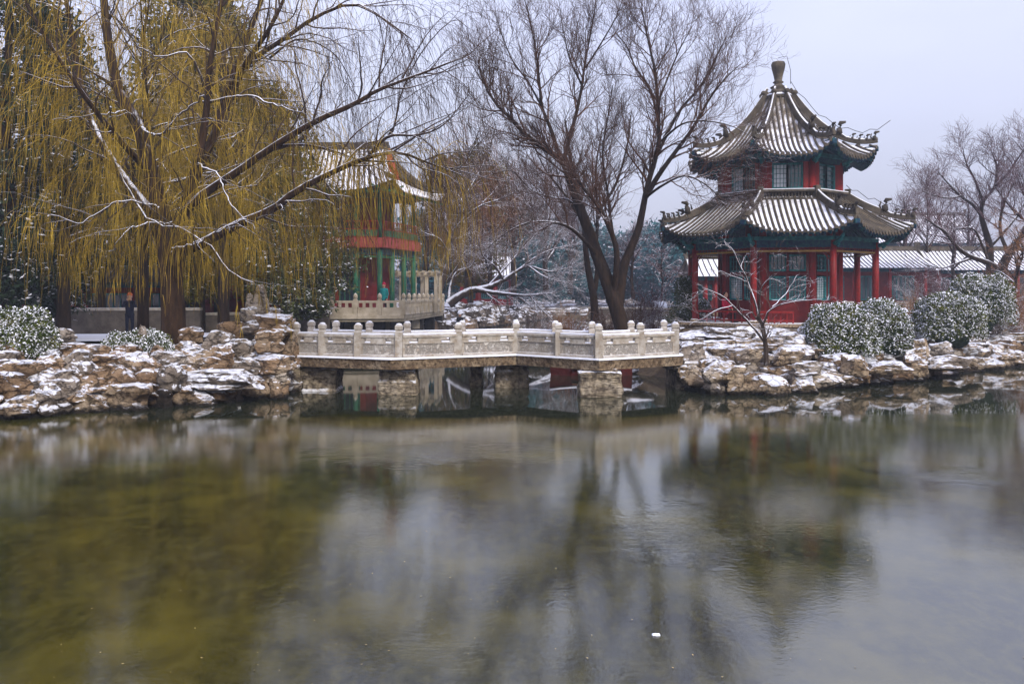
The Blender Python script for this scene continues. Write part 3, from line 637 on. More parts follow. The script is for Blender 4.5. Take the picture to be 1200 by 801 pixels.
for f in range(8):
    a, b = oc(UC, f, 0), oc(UC, f+1, 0); up = lambda z: Vector((0, 0, z))
    wl = MB()
    if f in (5,):                         # open doorway to the left
        wl.bar(a.lerp(b, .12)+up(FL+.02), a.lerp(b, .12)+up(4.4), .3, .12); wl.bar(a.lerp(b, .9)+up(FL+.02), a.lerp(b, .9)+up(4.4), .3, .12)
    else:
        wl.bar(a+up(FL+.45), b+up(FL+.45), .14, .9)
        for s_ in (.07, .5, .93): wl.bar(a.lerp(b, s_)+up(FL+.9), a.lerp(b, s_)+up(4.4), .10, .12 if s_ == .5 else .22, up=(0, 0, 1))
        wl.bar(a+up(3.55), b+up(3.55), .11, .14)
    wl.bar(a+up(4.5), b+up(4.5), .14, .25)
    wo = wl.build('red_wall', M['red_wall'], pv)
    if f != 5:
        for s0, s1 in ((.14, .47), (.53, .86)):
            lattice(f, UC, s0, s1, FL+.98, 3.4, 5, 9, pv, 'teal', 'glass' if (s0 > .5 or f % 2) else 'paper_sky_white'); lattice(f, UC, s0, s1, 3.68, 4.3, 4, 3, pv, 'teal', 'glass')
fl = MB(); octprism(fl, UC-.3, UC-.3, 4.55, 4.62); fl.build('ceiling_board', M['red_dark'], pv)
# ridge band around the foot of the upper storey
rb = MB()
for k in range(8):
    for z, h, t_ in ((6.62, .12, .3), (6.98, .09, .26)): rb.bar(oc(UC+.3, k, z), oc(UC+.3, k+1, z), t_, h)
    a, b = oc(UC+.3, k, 0), oc(UC+.3, k+1, 0)
    for i in range(0, 17):
        c = a.lerp(b, (i+.25)/17); d = a.lerp(b, (i+.95)/17)
        rb.bar(c+Vector((0, 0, 6.66)), d+Vector((0, 0, 6.95)), .05, .03); rb.bar(d+Vector((0, 0, 6.66)), c+Vector((0, 0, 6.95)), .05, .03)
rb.build('ridge_band', M['ridge'], pv)
rb = MB()
for k in range(8): rb.bar(oc(UC+.18, k, 6.8), oc(UC+.18, k+1, 6.8), .1, .3)
rb.build('band_backing', M['dark'], pv)
sn = MB()
for k in range(8): sn.bar(oc(UC+.32, k, 7.04), oc(UC+.32, k+1, 7.04), .2, .03)
sn.build('band_snow', M['snow'], pv)
for k in range(8):
    c = oc(UC+.34, k, 6.5); MB().box(tuple(c+Vector((0, 0, .36))), (.22, .22, .62), PA+k*pi/4, .02).build('band_corner', M['ridge'], pv)
# upper storey
wl = MB()
for f in range(8):
    a, b = oc(UC, f, 0), oc(UC, f+1, 0)
    wl.bar(a+Vector((0, 0, 6.93)), b+Vector((0, 0, 6.93)), .12, .26)
    for s_ in (.1, .9): wl.bar(a.lerp(b, s_)+Vector((0, 0, 7.06)), a.lerp(b, s_)+Vector((0, 0, 8.2)), .1, .34)
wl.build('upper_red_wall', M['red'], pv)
for f in range(8):
    ks = (.2, .5, .8)
    for i, (s0, s1) in enumerate(zip(ks[:-1], ks[1:])): lattice(f, UC, s0, s1, 7.12, 8.12, 4, 5, pv, 'teal', ('paper_sky_white' if i == 0 else 'glass') if f in (7, 6, 5) else 'glass')  # pale panes painted as the sky seen through the lattice
ring_boxes(UC, 8.33, .24, .2, 'blue', 'upper_painted_beam', pv); ring_boxes(UC+.05, 8.5, .16, .3, 'teal', 'upper_bracket_beam', pv)
for k in range(8):                       # scroll brackets below both eaves
    for r_, z in ((UC, 8.25), (RC, 4.72)):
        mb = MB(); c = oc(r_+.1, k, z); d = oc(1, k, 0).normalized()
        mb.tube([c, c+d*.35+Vector((0, 0, .12)), c+d*.6+Vector((0, 0, .34))], [.1, .09, .06], 6)
        mb.tube([c+d*.15-Vector((0, 0, .1)), c+d*.3-Vector((0, 0, .02))], [.06, .05], 6); mb.build('scroll_bracket', M['teal'], pv)
ptU, hwU = roof(pv, UE, .55, 8.32, 11.45, .66, .04, .205, 'upper_roof', .68, 2.2)
fi = MB(); fi.lathe((0, 0, 11.3), [(.62, 0), (.66, .1), (.5, .2), (.42, .24), (.46, .32), (.34, .4), (.28, .5), (.36, .58), (.22, .66), (.15, .74), (.24, .8), (.16, .88), (.2, 1.1), (.28, 1.4), (.31, 1.6), (.27, 1.7), (.2, 1.72), (.12, 1.76)], 20)
fo = fi.build('finial', M['ridge'], pv); MB().lathe((0, 0, 11.46), [(.63, 0), (.6, .05), (.5, .1)], 16).build('finial_snow', M['snow'], fo)
for k in range(8):
    c = oc(.72, k, 11.55); MB().lathe(tuple(c), [(.05, -.1), (.12, -.03), (.13, .05), (.07, .13)], 8).build('ridge_knob', M['ridge'], fo)
for pt_, hw_, ztop in ((ptU, hwU, 13.2), (ptL, hwL, None)):   # lightning wire running down the right hip
    pts = []
    if ztop: pts += [Vector((0, 0, 13.2)), Vector((.35, -.1, 13.25)), Vector((.5, -.15, 12.6)), Vector((.5, -.15, 12.0))]
    for i in range(12, -1, -1): pts.append(pt_(1, -hw_(i/12), i/12, .62+.08*math.sin(i*2.1)))
    e = pts[-1]; pts.append(e+Vector((.45, -.2, .35))); MB().tube(pts, .013, 4).build('lightning_wire', M['wire'], pv)

# ------------------------------------------------------------------ branches, twigs, leaves
class Twigs:
    def __init__(s): s.b = []
    def add(s, pts, rad, sides=3): s.b.append((np.asarray(pts, float), np.asarray(rad, float), sides)); return s
    def build(s, name, mt, parent=None, origin=(0, 0, 0), smooth=True):
        Vs = []; Fs = []; base = 0; o0 = np.array(origin, float)
        for pts, rad, n in s.b:
            N, K, _ = pts.shape
            if N == 0: continue
            T = np.gradient(pts, axis=1); T /= np.linalg.norm(T, axis=-1, keepdims=True)+1e-9
            av = T.mean(1); ref = np.where(np.abs(av[:, 2:3]) > .8, np.array([[1., 0, 0]]), np.array([[0, 0, 1.]]))[:, None, :]
            U = np.cross(T, ref); U /= np.linalg.norm(U, axis=-1, keepdims=True)+1e-9; W = np.cross(T, U)
            a = 2*pi*np.arange(n)/n
            V = pts[:, :, None, :]+rad[:, :, None, None]*(U[:, :, None, :]*np.cos(a)[None, None, :, None]+W[:, :, None, :]*np.sin(a)[None, None, :, None])
            idx = (np.arange(N)[:, None, None]*K+np.arange(K-1)[None, :, None])*n; j = np.arange(n)[None, None]; j2 = (j+1) % n
            F = np.stack([idx+j2, idx+j, idx+n+j, idx+n+j2], -1).reshape(-1, 4)+base
            Vs.append(V.reshape(-1, 3)-o0); Fs.append(F); base += N*K*n
        return link(name, npmesh(name, np.concatenate(Vs), np.concatenate(Fs), smooth=smooth), mt, parent)
def unit(v): return v/(np.linalg.norm(v, axis=-1, keepdims=True)+1e-9)
def grow(st, d, ln, r0, steps, wander=.18, bias=(0, 0, 0), ramp_=0.0, r1=.25, rg=rng):
    N = len(st); pts = [st]; d = unit(d); bias = np.array(bias, float); ln = np.broadcast_to(ln, (N,))
    for i in range(steps):
        k = (i+1)/steps; d = unit(d+rg.normal(size=(N, 3))*wander+bias*(1-ramp_+ramp_*2*k)); pts.append(pts[-1]+d*(ln/steps)[:, None])
    pts = np.stack(pts, 1); r0 = np.broadcast_to(r0, (N,)); t_ = np.linspace(0, 1, steps+1)[None]
    return pts, r0[:, None]*(1-(1-r1)*t_)
def sprout(pts, rad, per, tmin=.15, tmax=1.0, ang=(.5, .9), rg=rng):
    N, K, _ = pts.shape; n = N*per; ip = np.repeat(np.arange(N), per)
    t_ = (tmin+(tmax-tmin)*((np.tile(np.arange(per), N)+rg.uniform(0, 1, n))/per))*(K-1); i = np.minimum(t_.astype(int), K-2); f = (t_-i)[:, None]
    a, b = pts[ip, i], pts[ip, i+1]; st = a*(1-f)+b*f; T = unit(b-a); rr = rad[ip, i]*(1-f[:, 0])+rad[ip, i+1]*f[:, 0]
    rnd = unit(np.cross(T, rg.normal(size=(n, 3)))); an = rg.uniform(*ang, n)[:, None]
    ln = np.linalg.norm(pts[:, 1:]-pts[:, :-1], axis=-1).sum(1)[ip]
    return st, T*np.cos(an)+rnd*np.sin(an), rr, ln, t_/(K-1)
def smooth_path(p, n):                   # Catmull-Rom through the given points, n samples
    p = np.array(p, float); q = np.vstack([2*p[0]-p[1], p, 2*p[-1]-p[-2]]); m_ = len(p)-1; r = []
    for u in np.linspace(0, m_-1e-6, n):
        i = int(u); f = u-i; a, b, c, d = q[i:i+4]; r.append(.5*((2*b)+(c-a)*f+(2*a-5*b+4*c-d)*f*f+(-a+3*b-3*c+d)*f**3))
    return np.array(r)
def limb(pxs, Y0, r0, r1, n=18, wob=.0):   # pxs: (px, py, dY)
    p = smooth_path([P(x, y, Y0+dy) for x, y, dy in pxs], n); p += rng.normal(size=p.shape)*wob
    return p[None], (np.linspace(r0**.8, r1**.8, n)**1.25)[None]
def resample(ls, n): return [(a, b) for a, b in ls]
def cat(items): return np.concatenate([a for a, b in items]), np.concatenate([b for a, b in items])

def leaves(centers, size, rg, per=1, spread=.1, flat=0.0, aspect=.45):
    c = np.repeat(centers, per, 0); n = len(c); c = c+rg.normal(size=(n, 3))*spread
    a = unit(rg.normal(size=(n, 3))); nr = rg.normal(size=(n, 3)); nr[:, 2] += flat; b = unit(np.cross(a, nr)); s = size*rg.uniform(.6, 1.3, n)[:, None]
    return np.stack([c-a*s, c+b*s*aspect, c+a*s, c-b*s*aspect], 1)
def leafmesh(name, quads, mt, parent, origin=(0, 0, 0)):
    V = (quads-np.array(origin, float)).reshape(-1, 3); F = np.arange(len(V)).reshape(-1, 4)
    return link(name, npmesh(name, V, F), mt, parent)

def bare_tree(name, label, limbs, origin, mtr, mtw, style, dens=(10, 7, 5), lens=(2.6, 1.2, .55), group=None, seed=1, extra=None, r_tw=.006, cat_='tree', trunk_n=10):
    rg = np.random.default_rng(seed); t_ = thing(name, label, cat_, origin, group=group); o0 = origin
    tr = Twigs()
    for p, r in limbs: tr.add(p, r, trunk_n if r.max() > .05 else 6)
    tr.build('trunk', mtr, t_, o0)
    tw = Twigs(); st = {'up': ((0, 0, .10), .6), 'spread': ((0, 0, .02), .9), 'weep': ((0, 0, -.16), .7), 'flat': ((0, 0, .03), .9)}[style]; bias = st[0]
    P1 = []
    for p, r in limbs:
        l = np.linalg.norm(p[0, 1:]-p[0, :-1], axis=-1).sum(); k = max(2, int(dens[0]*l/5))
        s, d, rr, ln, tt = sprout(p, r, k, .12 if r.max() < .05 else .28 if r.max() < .12 else .45, 1, (.35, .95), rg)
        L1 = lens[0]*rg.uniform(.6, 1.25, len(s))*(1.15-.6*tt)
        P1.append(grow(s, d, L1, np.minimum(rr*.55, .05), 8, .16, bias, .6, .22, rg))
    p1, r1 = cat(P1); tw.add(p1, r1, 5)
    s, d, rr, ln, tt = sprout(p1, r1, dens[1], .12, 1, (.35, .9), rg)
    p2, r2 = grow(s, d, lens[1]*rg.uniform(.5, 1.3, len(s))*(1.15-.5*tt), np.minimum(rr*.6, .018), 6, .17, bias, .8, .3, rg); tw.add(p2, r2, 4)
    s, d, rr, ln, tt = sprout(p2, r2, dens[2], .1, 1, (.3, .9), rg)
    p3, r3 = grow(s, d, lens[2]*rg.uniform(.5, 1.4, len(s)), np.minimum(np.maximum(rr*.6, r_tw), .009), 4, .2, np.array(bias)*1.6, .9, .5, rg); tw.add(p3, r3, 3)
    if extra: extra(tw, p1, r1, p2, r2, p3, r3, rg)
    tw.build('crown', mtw, t_, o0); return t_, (p1, r1, p2, r2)
def weeping(p, r, per, ln, rad, rg, outw=.5, tmin=.1, steps=9, bias=.32, clip_z=None):
    s, d, rr, l_, tt = sprout(p, r, per, tmin, 1, (.3, 1.1), rg); L_ = rg.uniform(ln[0], ln[1], len(s))
    if clip_z is not None: L_ = np.minimum(L_, np.maximum(s[:, 2]-clip_z-rg.uniform(0, 1.6, len(s)), .3))
    d = unit(d*outw+np.array([0, 0, -.3])); return grow(s, d, L_, rad, steps, .07, (0, 0, -bias), .3, .45, rg)

# --- large golden willow on the left bank
Yw = 24.0
W1 = [limb(q, Yw, a, b) for q, a, b in [
 ([(203, 420, 0), (203, 360, 0), (197, 300, .1), (190, 255, .2), (178, 205, .3), (162, 150, .5), (140, 108, .8), (127, 50, 1.1), (120, -20, 1.4)], .36, .10),
 ([(206, 330, 0), (212, 285, -.2), (218, 240, -.4), (232, 190, -.5), (242, 130, -.4), (247, 70, -.3), (262, -10, 0)], .20, .05),
 ([(203, 300, 0), (235, 286, -.6), (280, 262, -1.2), (320, 245, -1.6), (350, 222, -2), (400, 197, -2.3), (430, 185, -2.5), (465, 178, -2.6), (500, 190, -2.6), (540, 205, -2.6)], .15, .02),
 ([(216, 250, -.4), (235, 230, -.6), (280, 200, -1), (320, 172, -1.5), (370, 142, -1.8), (415, 122, -2), (440, 107, -2), (470, 95, -2), (505, 82, -2), (545, 66, -1.6)], .13, .02),
 ([(222, 225, -.4), (250, 160, .2), (272, 110, .5), (290, 74, .6), (328, 49, .6), (372, 19, .5), (416, 5, .4), (455, 26, .2), (482, 46, 0)], .13, .015),
 ([(250, 160, .2), (268, 100, .7), (280, 70, 1), (296, 30, 1.3), (312, -15, 1.6)], .10, .05),
 ([(268, 105, .5), (296, 62, 0), (312, 40, -.4), (328, 10, -.6), (340, -20, -.7)], .08, .04),
 ([(178, 205, .3), (150, 175, -.6), (120, 140, -1.4), (95, 107, -2), (60, 55, -2.4), (30, 5, -2.6)], .10, .03),
 ([(190, 262, .2), (150, 215, .8), (118, 165, 1.5), (100, 120, 2), (86, 50, 2.3), (75, -15, 2.5)], .13, .06),
 ([(430, 185, -2.5), (455, 160, -2.7), (490, 158, -2.9), (520, 146, -3), (550, 110, -3)], .05, .01),
 ([(400, 197, -2.3), (425, 170, -2), (458, 158, -1.8), (470, 110, -1.5), (495, 60, -1.3), (530, 24, -1.2), (550, 34, -1.2)], .035, .008),
 ([(320, 172, -1.5), (360, 170, -1.3), (400, 180, -1), (450, 200, -.9)], .05, .012),
 ([(316, 68, .4), (350, 46, .2), (390, 62, 0), (415, 100, 0)], .035, .01)]]
t1 = thing('willow_tree', 'huge golden weeping willow rooted in the rocks of the left shore', 'tree', P(203, 415, Yw))
o0 = P(203, 415, Yw); tr = Twigs()
for p, r in W1: tr.add(p, r, 12 if r.max() > .1 else 7)
tr.build('trunk', M['bark'], t1, o0)
W1s = [limb(q, Yw-1.2, a, b, 22, .022) for q, a, b in [   # thin limbs holding a line of snow
 ([(128, 182, 0), (155, 230, .2), (180, 260, 0), (215, 268, -.2), (245, 289, -.4), (272, 320, -.6), (296, 331, -.8)], .035, .012),
 ([(185, 243, 1), (177, 239, 0), (142, 236, -.4), (120, 247, -.6), (92, 261, -.8), (60, 250, -1)], .035, .01),
 ([(203, 290, .4), (225, 287, -.4), (262, 268, -.8), (290, 256, -1)], .04, .02),
 ([(200, 262, .5), (170, 262, -.3), (150, 270, -.8), (128, 295, -1)], .03, .01),
 ([(232, 192, .6), (255, 205, 0), (268, 235, -.4), (300, 268, -.8)], .03, .01),
 ([(242, 110, .8), (222, 64, .4), (185, 66, 0), (160, 50, -.4), (135, 20, -1)], .035, .01),
 ([(172, 160, 1.2), (150, 132, .6), (118, 134, 0), (60, 140, -.5)], .035, .01),
 ([(240, 120, 1), (285, 112, 0), (320, 122, -.6), (356, 132, -1)], .04, .012),
 ([(165, 150, 1.2), (185, 158, .6), (210, 135, 0), (240, 112, -.3)], .04, .02)]]
sn_tr = Twigs()
for p, r in W1s: sn_tr.add(p, r, 7)
sn_tr.build('snowy_limbs', M['bark_snow'], t1, o0)
rg = np.random.default_rng(5); P1 = []; P1r = []
for li, (p, r) in enumerate(W1+W1s):
    l = np.linalg.norm(p[0, 1:]-p[0, :-1], axis=-1).sum(); k = max(3, int(l*2.3)); s, d, rr, ln, tt = sprout(p, r, k, .25, 1, (.4, 1.1), rg)
    (P1r if li in (2, 3, 4, 9, 10, 11, 12) else P1).append(grow(s, d, rg.uniform(1.0, 2.6, len(s)), np.minimum(rr*.6, .03), 8, .13, (0, 0, -.02), .9, .25, rg))
p1, r1 = cat(P1); p1b, r1b = cat(P1r)
tw = Twigs(); tw.add(p1, r1, 4).add(p1b, r1b, 4)
p2, r2 = weeping(p1b, r1b, 7, (.5, 1.9), .006, rg, .8, .2, 8, .22); tw.add(p2, r2, 3)
p3, r3 = weeping(p2, r2, 3, (.3, 1.4), .005, rg, .6, .1, 6, .3); tw.add(p3, r3, 3)
tw.build('crown', M['twig_dark'], t1, o0)
hw_ = Twigs()
p2, r2 = weeping(p1, r1, 4, (1.0, 6.0), .007, rg, .8, .1, 11, .3, 2.5); hw_.add(p2, r2, 3)
p3, r3 = weeping(p2, r2, 3, (.5, 2.6), .006, rg, .28, .02, 9, .4, 2.3); hw_.add(p3, r3, 3)
pl_, rl_ = W1[2]; pa, ra = sprout(pl_, rl_, 46, .3, .95, (.5, 1.2), rg)[:3:2]; pb = sprout(pl_, rl_, 46, .3, .95, (.5, 1.2), rg)[1]
g1, gr1 = grow(pa, pb*.6+np.array([0, 0, .1]), rg.uniform(.4, 1.3, len(pa)), .012, 5, .12, (0, 0, -.05), 0, .4, rg); hw_.add(g1, gr1, 3)
g2, gr2 = weeping(g1, gr1, 5, (.8, 4.2), .006, rg, .6, .2, 10, .3, 2.3); hw_.add(g2, gr2, 3); g3, gr3 = weeping(g2, gr2, 2, (.4, 2.0), .0055, rg, .28, .03, 8, .4, 2.2); hw_.add(g3, gr3, 3)
hw_.build('hanging_branchlets', M['twig_gold'], t1, o0)

# --- more willows behind it
def curtain_willow(px, py, Y, label, height, spread, seed, n1=46, strands=26, lnr=(1.5, 6), mt='twig_gold', lean=0.0, tr_r=.25, clip=1.7):
    rg = np.random.default_rng(seed); b = P(px, py, Y); t_ = thing('willow_tree', label, 'tree', b, group='golden willows of the left bank')
    trp = smooth_path([b, b+np.array([lean*.3, 0, height*.3]), b+np.array([lean*.7, .2, height*.6]), b+np.array([lean, 0, height])], 14)[None]; trr = np.linspace(tr_r, tr_r*.3, 14)[None]
    tk = Twigs().add(trp, trr, 9); s, d, rr, ln, tt = sprout(trp, trr, n1, .3, 1, (.5, 1.2), rg)
    d[:, 2] = np.abs(d[:, 2])+.15; p1, r1 = grow(s, d, spread*rg.uniform(.5, 1.1, len(s)), np.minimum(rr*.5, .07), 9, .14, (0, 0, .0), .5, .2, rg); tk.add(p1, r1, 5); tk.build('trunk', M['bark_dark'], t_, b)
    h = Twigs(); p2, r2 = weeping(p1, r1, max(3, strands//3), lnr, .009, rg, .9, .2, 10, .3, clip); h.add(p2, r2, 3)
    p3, r3 = weeping(p2, r2, 3, (.5, 2.6), .008, rg, .28, .03, 7, .4, clip); h.add(p3, r3, 3); h.build('hanging_branchlets', M[mt], t_, b); return t_
curtain_willow(168, 392, 29, 'second golden willow, dark trunk just behind the largest one', 10.5, 4.0, 31, 46, 20, tr_r=.2)
curtain_willow(262, 378, 36, 'dense golden willow behind the headland rocks', 12.5, 4.6, 32, 54, 27, (1.5, 5.5))
curtain_willow(75, 385, 31, 'golden willow beside the dark cypress at far left', 9.0, 2.2, 33, 22, 12)
curtain_willow(118, 372, 42, 'golden willow behind the grey garden wall', 11, 4.4, 34, 34, 15)
curtain_willow(548, 348, 62, 'rusty yellow willow beyond the white pergola', 11, 4.2, 35, 60, 24, (1, 4.5), 'twig_rust', clip=2)

# --- the big bare trees behind the bridge
Yc = 34.0
Cl = [limb(q, Yc, a, b) for q, a, b in [
 ([(732, 392, 0), (722, 360, 0), (712, 330, 0), (700, 300, .1), (690, 270, .2), (678, 240, .3), (668, 210, .4), (660, 190, .5), (640, 175, .5), (618, 160, .6), (598, 138, .6), (578, 118, .5), (566, 95, .4), (560, 70, .3)], .33, .02),
 ([(724, 365, .1), (728, 330, .3), (733, 305, .4), (742, 285, .4), (750, 262, .3), (755, 235, .2), (762, 205, 0), (772, 170, -.2), (771, 125, -.3), (768, 85, -.3), (760, 50, -.2), (752, 10, 0)], .22, .025),
 ([(718, 350, 0), (722, 318, -.4), (722, 290, -.6), (712, 262, -.8), (700, 240, -.9), (685, 222, -1), (672, 205, -1)], .14, .05),
 ([(668, 212, .4), (655, 180, .2), (645, 150, 0), (635, 125, -.2), (632, 95, -.3), (628, 60, -.4), (620, 20, -.5), (612, -10, -.5)], .10, .015),
 ([(660, 190, .4), (668, 160, .4), (676, 130, .4), (682, 100, .5), (686, 70, .5), (694, 30, .6), (700, -10, .6)], .10, .018),
 ([(635, 125, -.2), (618, 95, .3), (600, 70, .6), (588, 40, .8), (580, 15, 1)], .045, .012),
 ([(682, 100, .5), (668, 70, .9), (660, 35, 1.1), (655, 0, 1.2)], .045, .012),
 ([(686, 80, .5), (705, 50, .2), (722, 20, 0), (732, -8, 0)], .045, .012),
 ([(757, 230, .1), (772, 205, -.5), (790, 180, -.8), (812, 150, -1), (832, 115, -1), (850, 92, -1), (868, 75, -1)], .12, .015),
 ([(770, 180, -.2), (785, 150, .3), (800, 125, .5), (822, 100, .6), (838, 70, .6), (850, 45, .6)], .09, .015),
 ([(771, 140, -.3), (762, 105, .3), (745, 80, .6), (735, 55, .8), (722, 40, 1)], .06, .012),
 ([(771, 120, -.3), (785, 85, .4), (798, 55, .6), (812, 30, .8)], .055, .012),
 ([(756, 232, .2), (775, 218, -.9), (800, 206, -1.4), (820, 212, -1.6), (838, 226, -1.7), (852, 245, -1.7)], .06, .012),
 ([(775, 165, -.2), (800, 145, -1.2), (830, 142, -1.6), (858, 148, -1.8), (880, 160, -2)], .05, .01),
 ([(700, 300, .1), (685, 282, -.7), (665, 265, -1.2), (640, 260, -1.5), (615, 262, -1.8), (590, 275, -2), (572, 290, -2.1)], .09, .015),
 ([(685, 258, .2), (668, 235, .7), (650, 232, 1), (622, 222, 1.4), (600, 200, 1.6), (575, 205, 1.8)], .05, .012),
 ([(730, 325, .3), (722, 295, .9), (716, 260, 1.1), (712, 225, 1.3), (706, 180, 1.5), (712, 140, 1.6), (718, 100, 1.7)], .09, .02)]]
bare_tree('bare_tree', 'tall bare spreading tree forking low just behind the bridge', Cl, P(728, 388, Yc), M['bark_dark'], M['twig'], 'up', (12, 9, 6), (2.7, 1.25, .6), seed=41, r_tw=.0055)
Y2 = 42.0
C2 = [limb(q, Y2, a, b) for q, a, b in [
 ([(697, 380, 0), (696, 350, 0), (690, 320, 0), (686, 290, 0), (684, 260, 0), (676, 225, .2), (668, 180, .4), (662, 140, .5)], .22, .04),
 ([(697, 340, 0), (700, 315, .3), (699, 290, .5), (700, 250, .6), (698, 200, .8), (706, 150, 1)], .14, .03),
 ([(684, 260, 0), (660, 225, .5), (640, 200, .8), (625, 170, 1)], .09, .02), ([(700, 250, .6), (722, 215, .3), (735, 170, 0), (740, 130, 0)], .09, .02)]]
bare_tree('bare_tree', 'slimmer dark two-stemmed bare tree behind the big forked one', C2, P(697, 378, Y2), M['bark_dark'], M['twig_dark'], 'up', (12, 7, 5), (2.4, 1.2, .6), seed=42, r_tw=.008)

# --- small snowy tree before the pavilion
Ys = 24.1
S1 = [limb(q, Ys, a, b, 12, .012) for q, a, b in [
 ([(898, 428, 0), (897, 405, 0), (894, 386, 0), (888, 370, 0)], .075, .05),
 ([(895, 398, 0), (884, 385, -.2), (872, 372, -.3), (858, 358, -.5), (845, 346, -.6), (828, 338, -.7)], .038, .012),
 ([(888, 372, 0), (884, 350, .2), (876, 330, .3), (866, 310, .4), (858, 292, .5), (850, 284, .5)], .034, .008),
 ([(894, 386, 0), (898, 370, -.2), (906, 360, -.3), (925, 354, -.5), (945, 352, -.6), (962, 350, -.7)], .034, .008),
 ([(892, 378, 0), (890, 355, -.3), (894, 335, -.4), (904, 325, -.5), (908, 308, -.6)], .028, .006),
 ([(858, 358, -.5), (842, 362, -.7), (826, 372, -.8), (808, 380, -.9)], .018, .006),
 ([(906, 360, -.3), (920, 345, -.1), (930, 330, 0), (938, 318, 0)], .02, .006),
 ([(876, 330, .3), (862, 325, .2), (845, 318, .1), (830, 316, 0)], .016, .005)]]
bare_tree('snowy_tree', 'small bare tree with snow-lined branches in front of the pavilion', S1, P(898, 428, Ys), M['bark_snow'], M['twig_snow'], 'spread', (11, 4, 3), (.9, .45, .22), seed=43, r_tw=.005)

# --- snowy trees beyond the terrace
Y3 = 56.0
T3 = [limb(q, Y3, a, b) for q, a, b in [
 ([(512, 350, 0), (520, 325, 0), (528, 300, 0), (532, 275, 0), (538, 255, 0), (546, 228, 0), (550, 205, 0)], .22, .05),
 ([(530, 282, 0), (518, 262, -.5), (508, 248, -.8), (498, 238, -1)], .09, .03), ([(532, 270, 0), (548, 252, -.6), (566, 240, -1), (590, 232, -1.2), (612, 220, -1.4)], .09, .03),
 ([(528, 300, 0), (515, 280, -.8), (496, 272, -1.2), (478, 258, -1.4)], .06, .02), ([(546, 228, 0), (560, 205, .5), (572, 180, .8), (580, 150, 1)], .07, .02),
 ([(524, 330, 0), (538, 310, -.4), (546, 295, -.6), (560, 288, -.8), (585, 285, -1)], .1, .03)]]
bare_tree('snowy_tree', 'leaning pale snow-coated tree just right of the white pergola', T3, P(512, 350, Y3), M['bark_snow'], M['twig_snow'], 'spread', (9, 6, 5), (3.0, 1.5, .8), seed=44, r_tw=.01)
Y4 = 50.0
T4 = [limb(q, Y4, a, b) for q, a, b in [
 ([(526, 356, 0), (540, 346, 0), (556, 339, 0), (572, 342, -.3), (592, 344, -.6), (618, 346, -1), (650, 343, -1.5)], .3, .03),
 ([(556, 340, 0), (575, 335, .2), (590, 328, .3), (605, 318, .3), (620, 312, .3), (645, 318, .2), (672, 312, 0)], .2, .02),
 ([(526, 354, 0), (528, 335, .4), (536, 318, .6), (552, 312, .7), (560, 295, .8)], .12, .03), ([(590, 328, .3), (580, 312, -.4), (566, 300, -.8), (560, 280, -1)], .08, .02),
 ([(620, 345, -1), (630, 358, -1.3), (645, 372, -1.6), (650, 380, -1.7)], .05, .015), ([(605, 318, .3), (630, 300, .6), (655, 290, .8), (690, 285, 1)], .08, .015),
 ([(620, 312, .3), (640, 325, -.6), (665, 330, -1), (700, 322, -1.4)], .06, .012), ([(572, 335, .2), (600, 305, 1), (625, 278, 1.4), (640, 260, 1.6)], .07, .012)]]
bare_tree('snowy_tree', 'low dark tree sprawling sideways with thick snow along its limbs', T4, P(528, 356, Y4), M['bark_snow'], M['twig_snow'], 'spread', (12, 6, 5), (2.2, 1.1, .6), seed=45, r_tw=.008)

# --- generic bare trees
def auto_bare(px, py, Y, label, h, sp, seed, mtr='bark_dark', mtw='twig', style='up', nl=9, dens=(9, 6, 5), group='bare trees in the distance', lean=0, name='bare_tree', r0=None, rtw=.012, low=.25, ln=1.0):
    rg = np.random.default_rng(seed); b = P(px, py, Y); b[2] = max(b[2], .2); r0 = r0 or h*.024
    trp = smooth_path([b, b+np.array([lean*.35+rg.normal()*.1, 0, h*.25]), b+np.array([lean*.7, rg.normal()*.2, h*.5]), b+np.array([lean, 0, h*.85])], 16)[None]; trr = (np.linspace(1, .2, 16)*r0)[None]
    ls = [(trp, trr)]; s, d, rr, l_, tt = sprout(trp, trr, nl, low, .95, (.45, .95), rg)
    for i in range(nl):
        p, r = grow(s[i:i+1], d[i:i+1], np.array([h*sp*(1.1-.55*tt[i])*rg.uniform(.8, 1.2)]), rr[i:i+1]*.65, 17, .08, (0, 0, .035 if style == 'up' else 0), 0, .2, rg); ls.append((p[:, :18], r[:, :18]))
    return bare_tree(name, label, ls, b, M[mtr], M[mtw], style, dens, (h*.2*ln, h*.1*ln, h*.052*ln), group, seed, None, rtw)
# right-hand side
Y5 = 47.0
T5 = [limb(q, Y5, a, b) for q, a, b in [
 ([(1172, 335, 0), (1174, 315, 0), (1182, 298, 0), (1194, 280, 0), (1206, 262, 0), (1225, 240, 0)], .3, .12),
 ([(1172, 318, 0), (1158, 308, -.4), (1136, 300, -.8), (1120, 288, -1), (1108, 272, -1.1), (1096, 264, -1.2), (1084, 256, -1.3)], .17, .03),
 ([(1140, 302, -.6), (1122, 308, -1.2), (1104, 314, -1.6), (1085, 310, -2)], .08, .02), ([(1160, 310, -.3), (1150, 285, .3), (1140, 268, .5), (1118, 268, .6), (1100, 262, .7)], .08, .02),
 ([(1182, 298, 0), (1172, 270, .6), (1176, 240, .8), (1188, 215, 1)], .12, .03), ([(1196, 278, 0), (1214, 250, -.6), (1220, 220, -1), (1215, 195, -1.2)], .1, .03)]]
bare_tree('bare_tree', 'dark leaning tree with long low snowy limbs at the right edge', T5, P(1172, 335, Y5), M['bark_dark'], M['twig_red'], 'spread', (8, 6, 5), (2.4, 1.2, .6), seed=51, r_tw=.01)
Y6 = 54.0
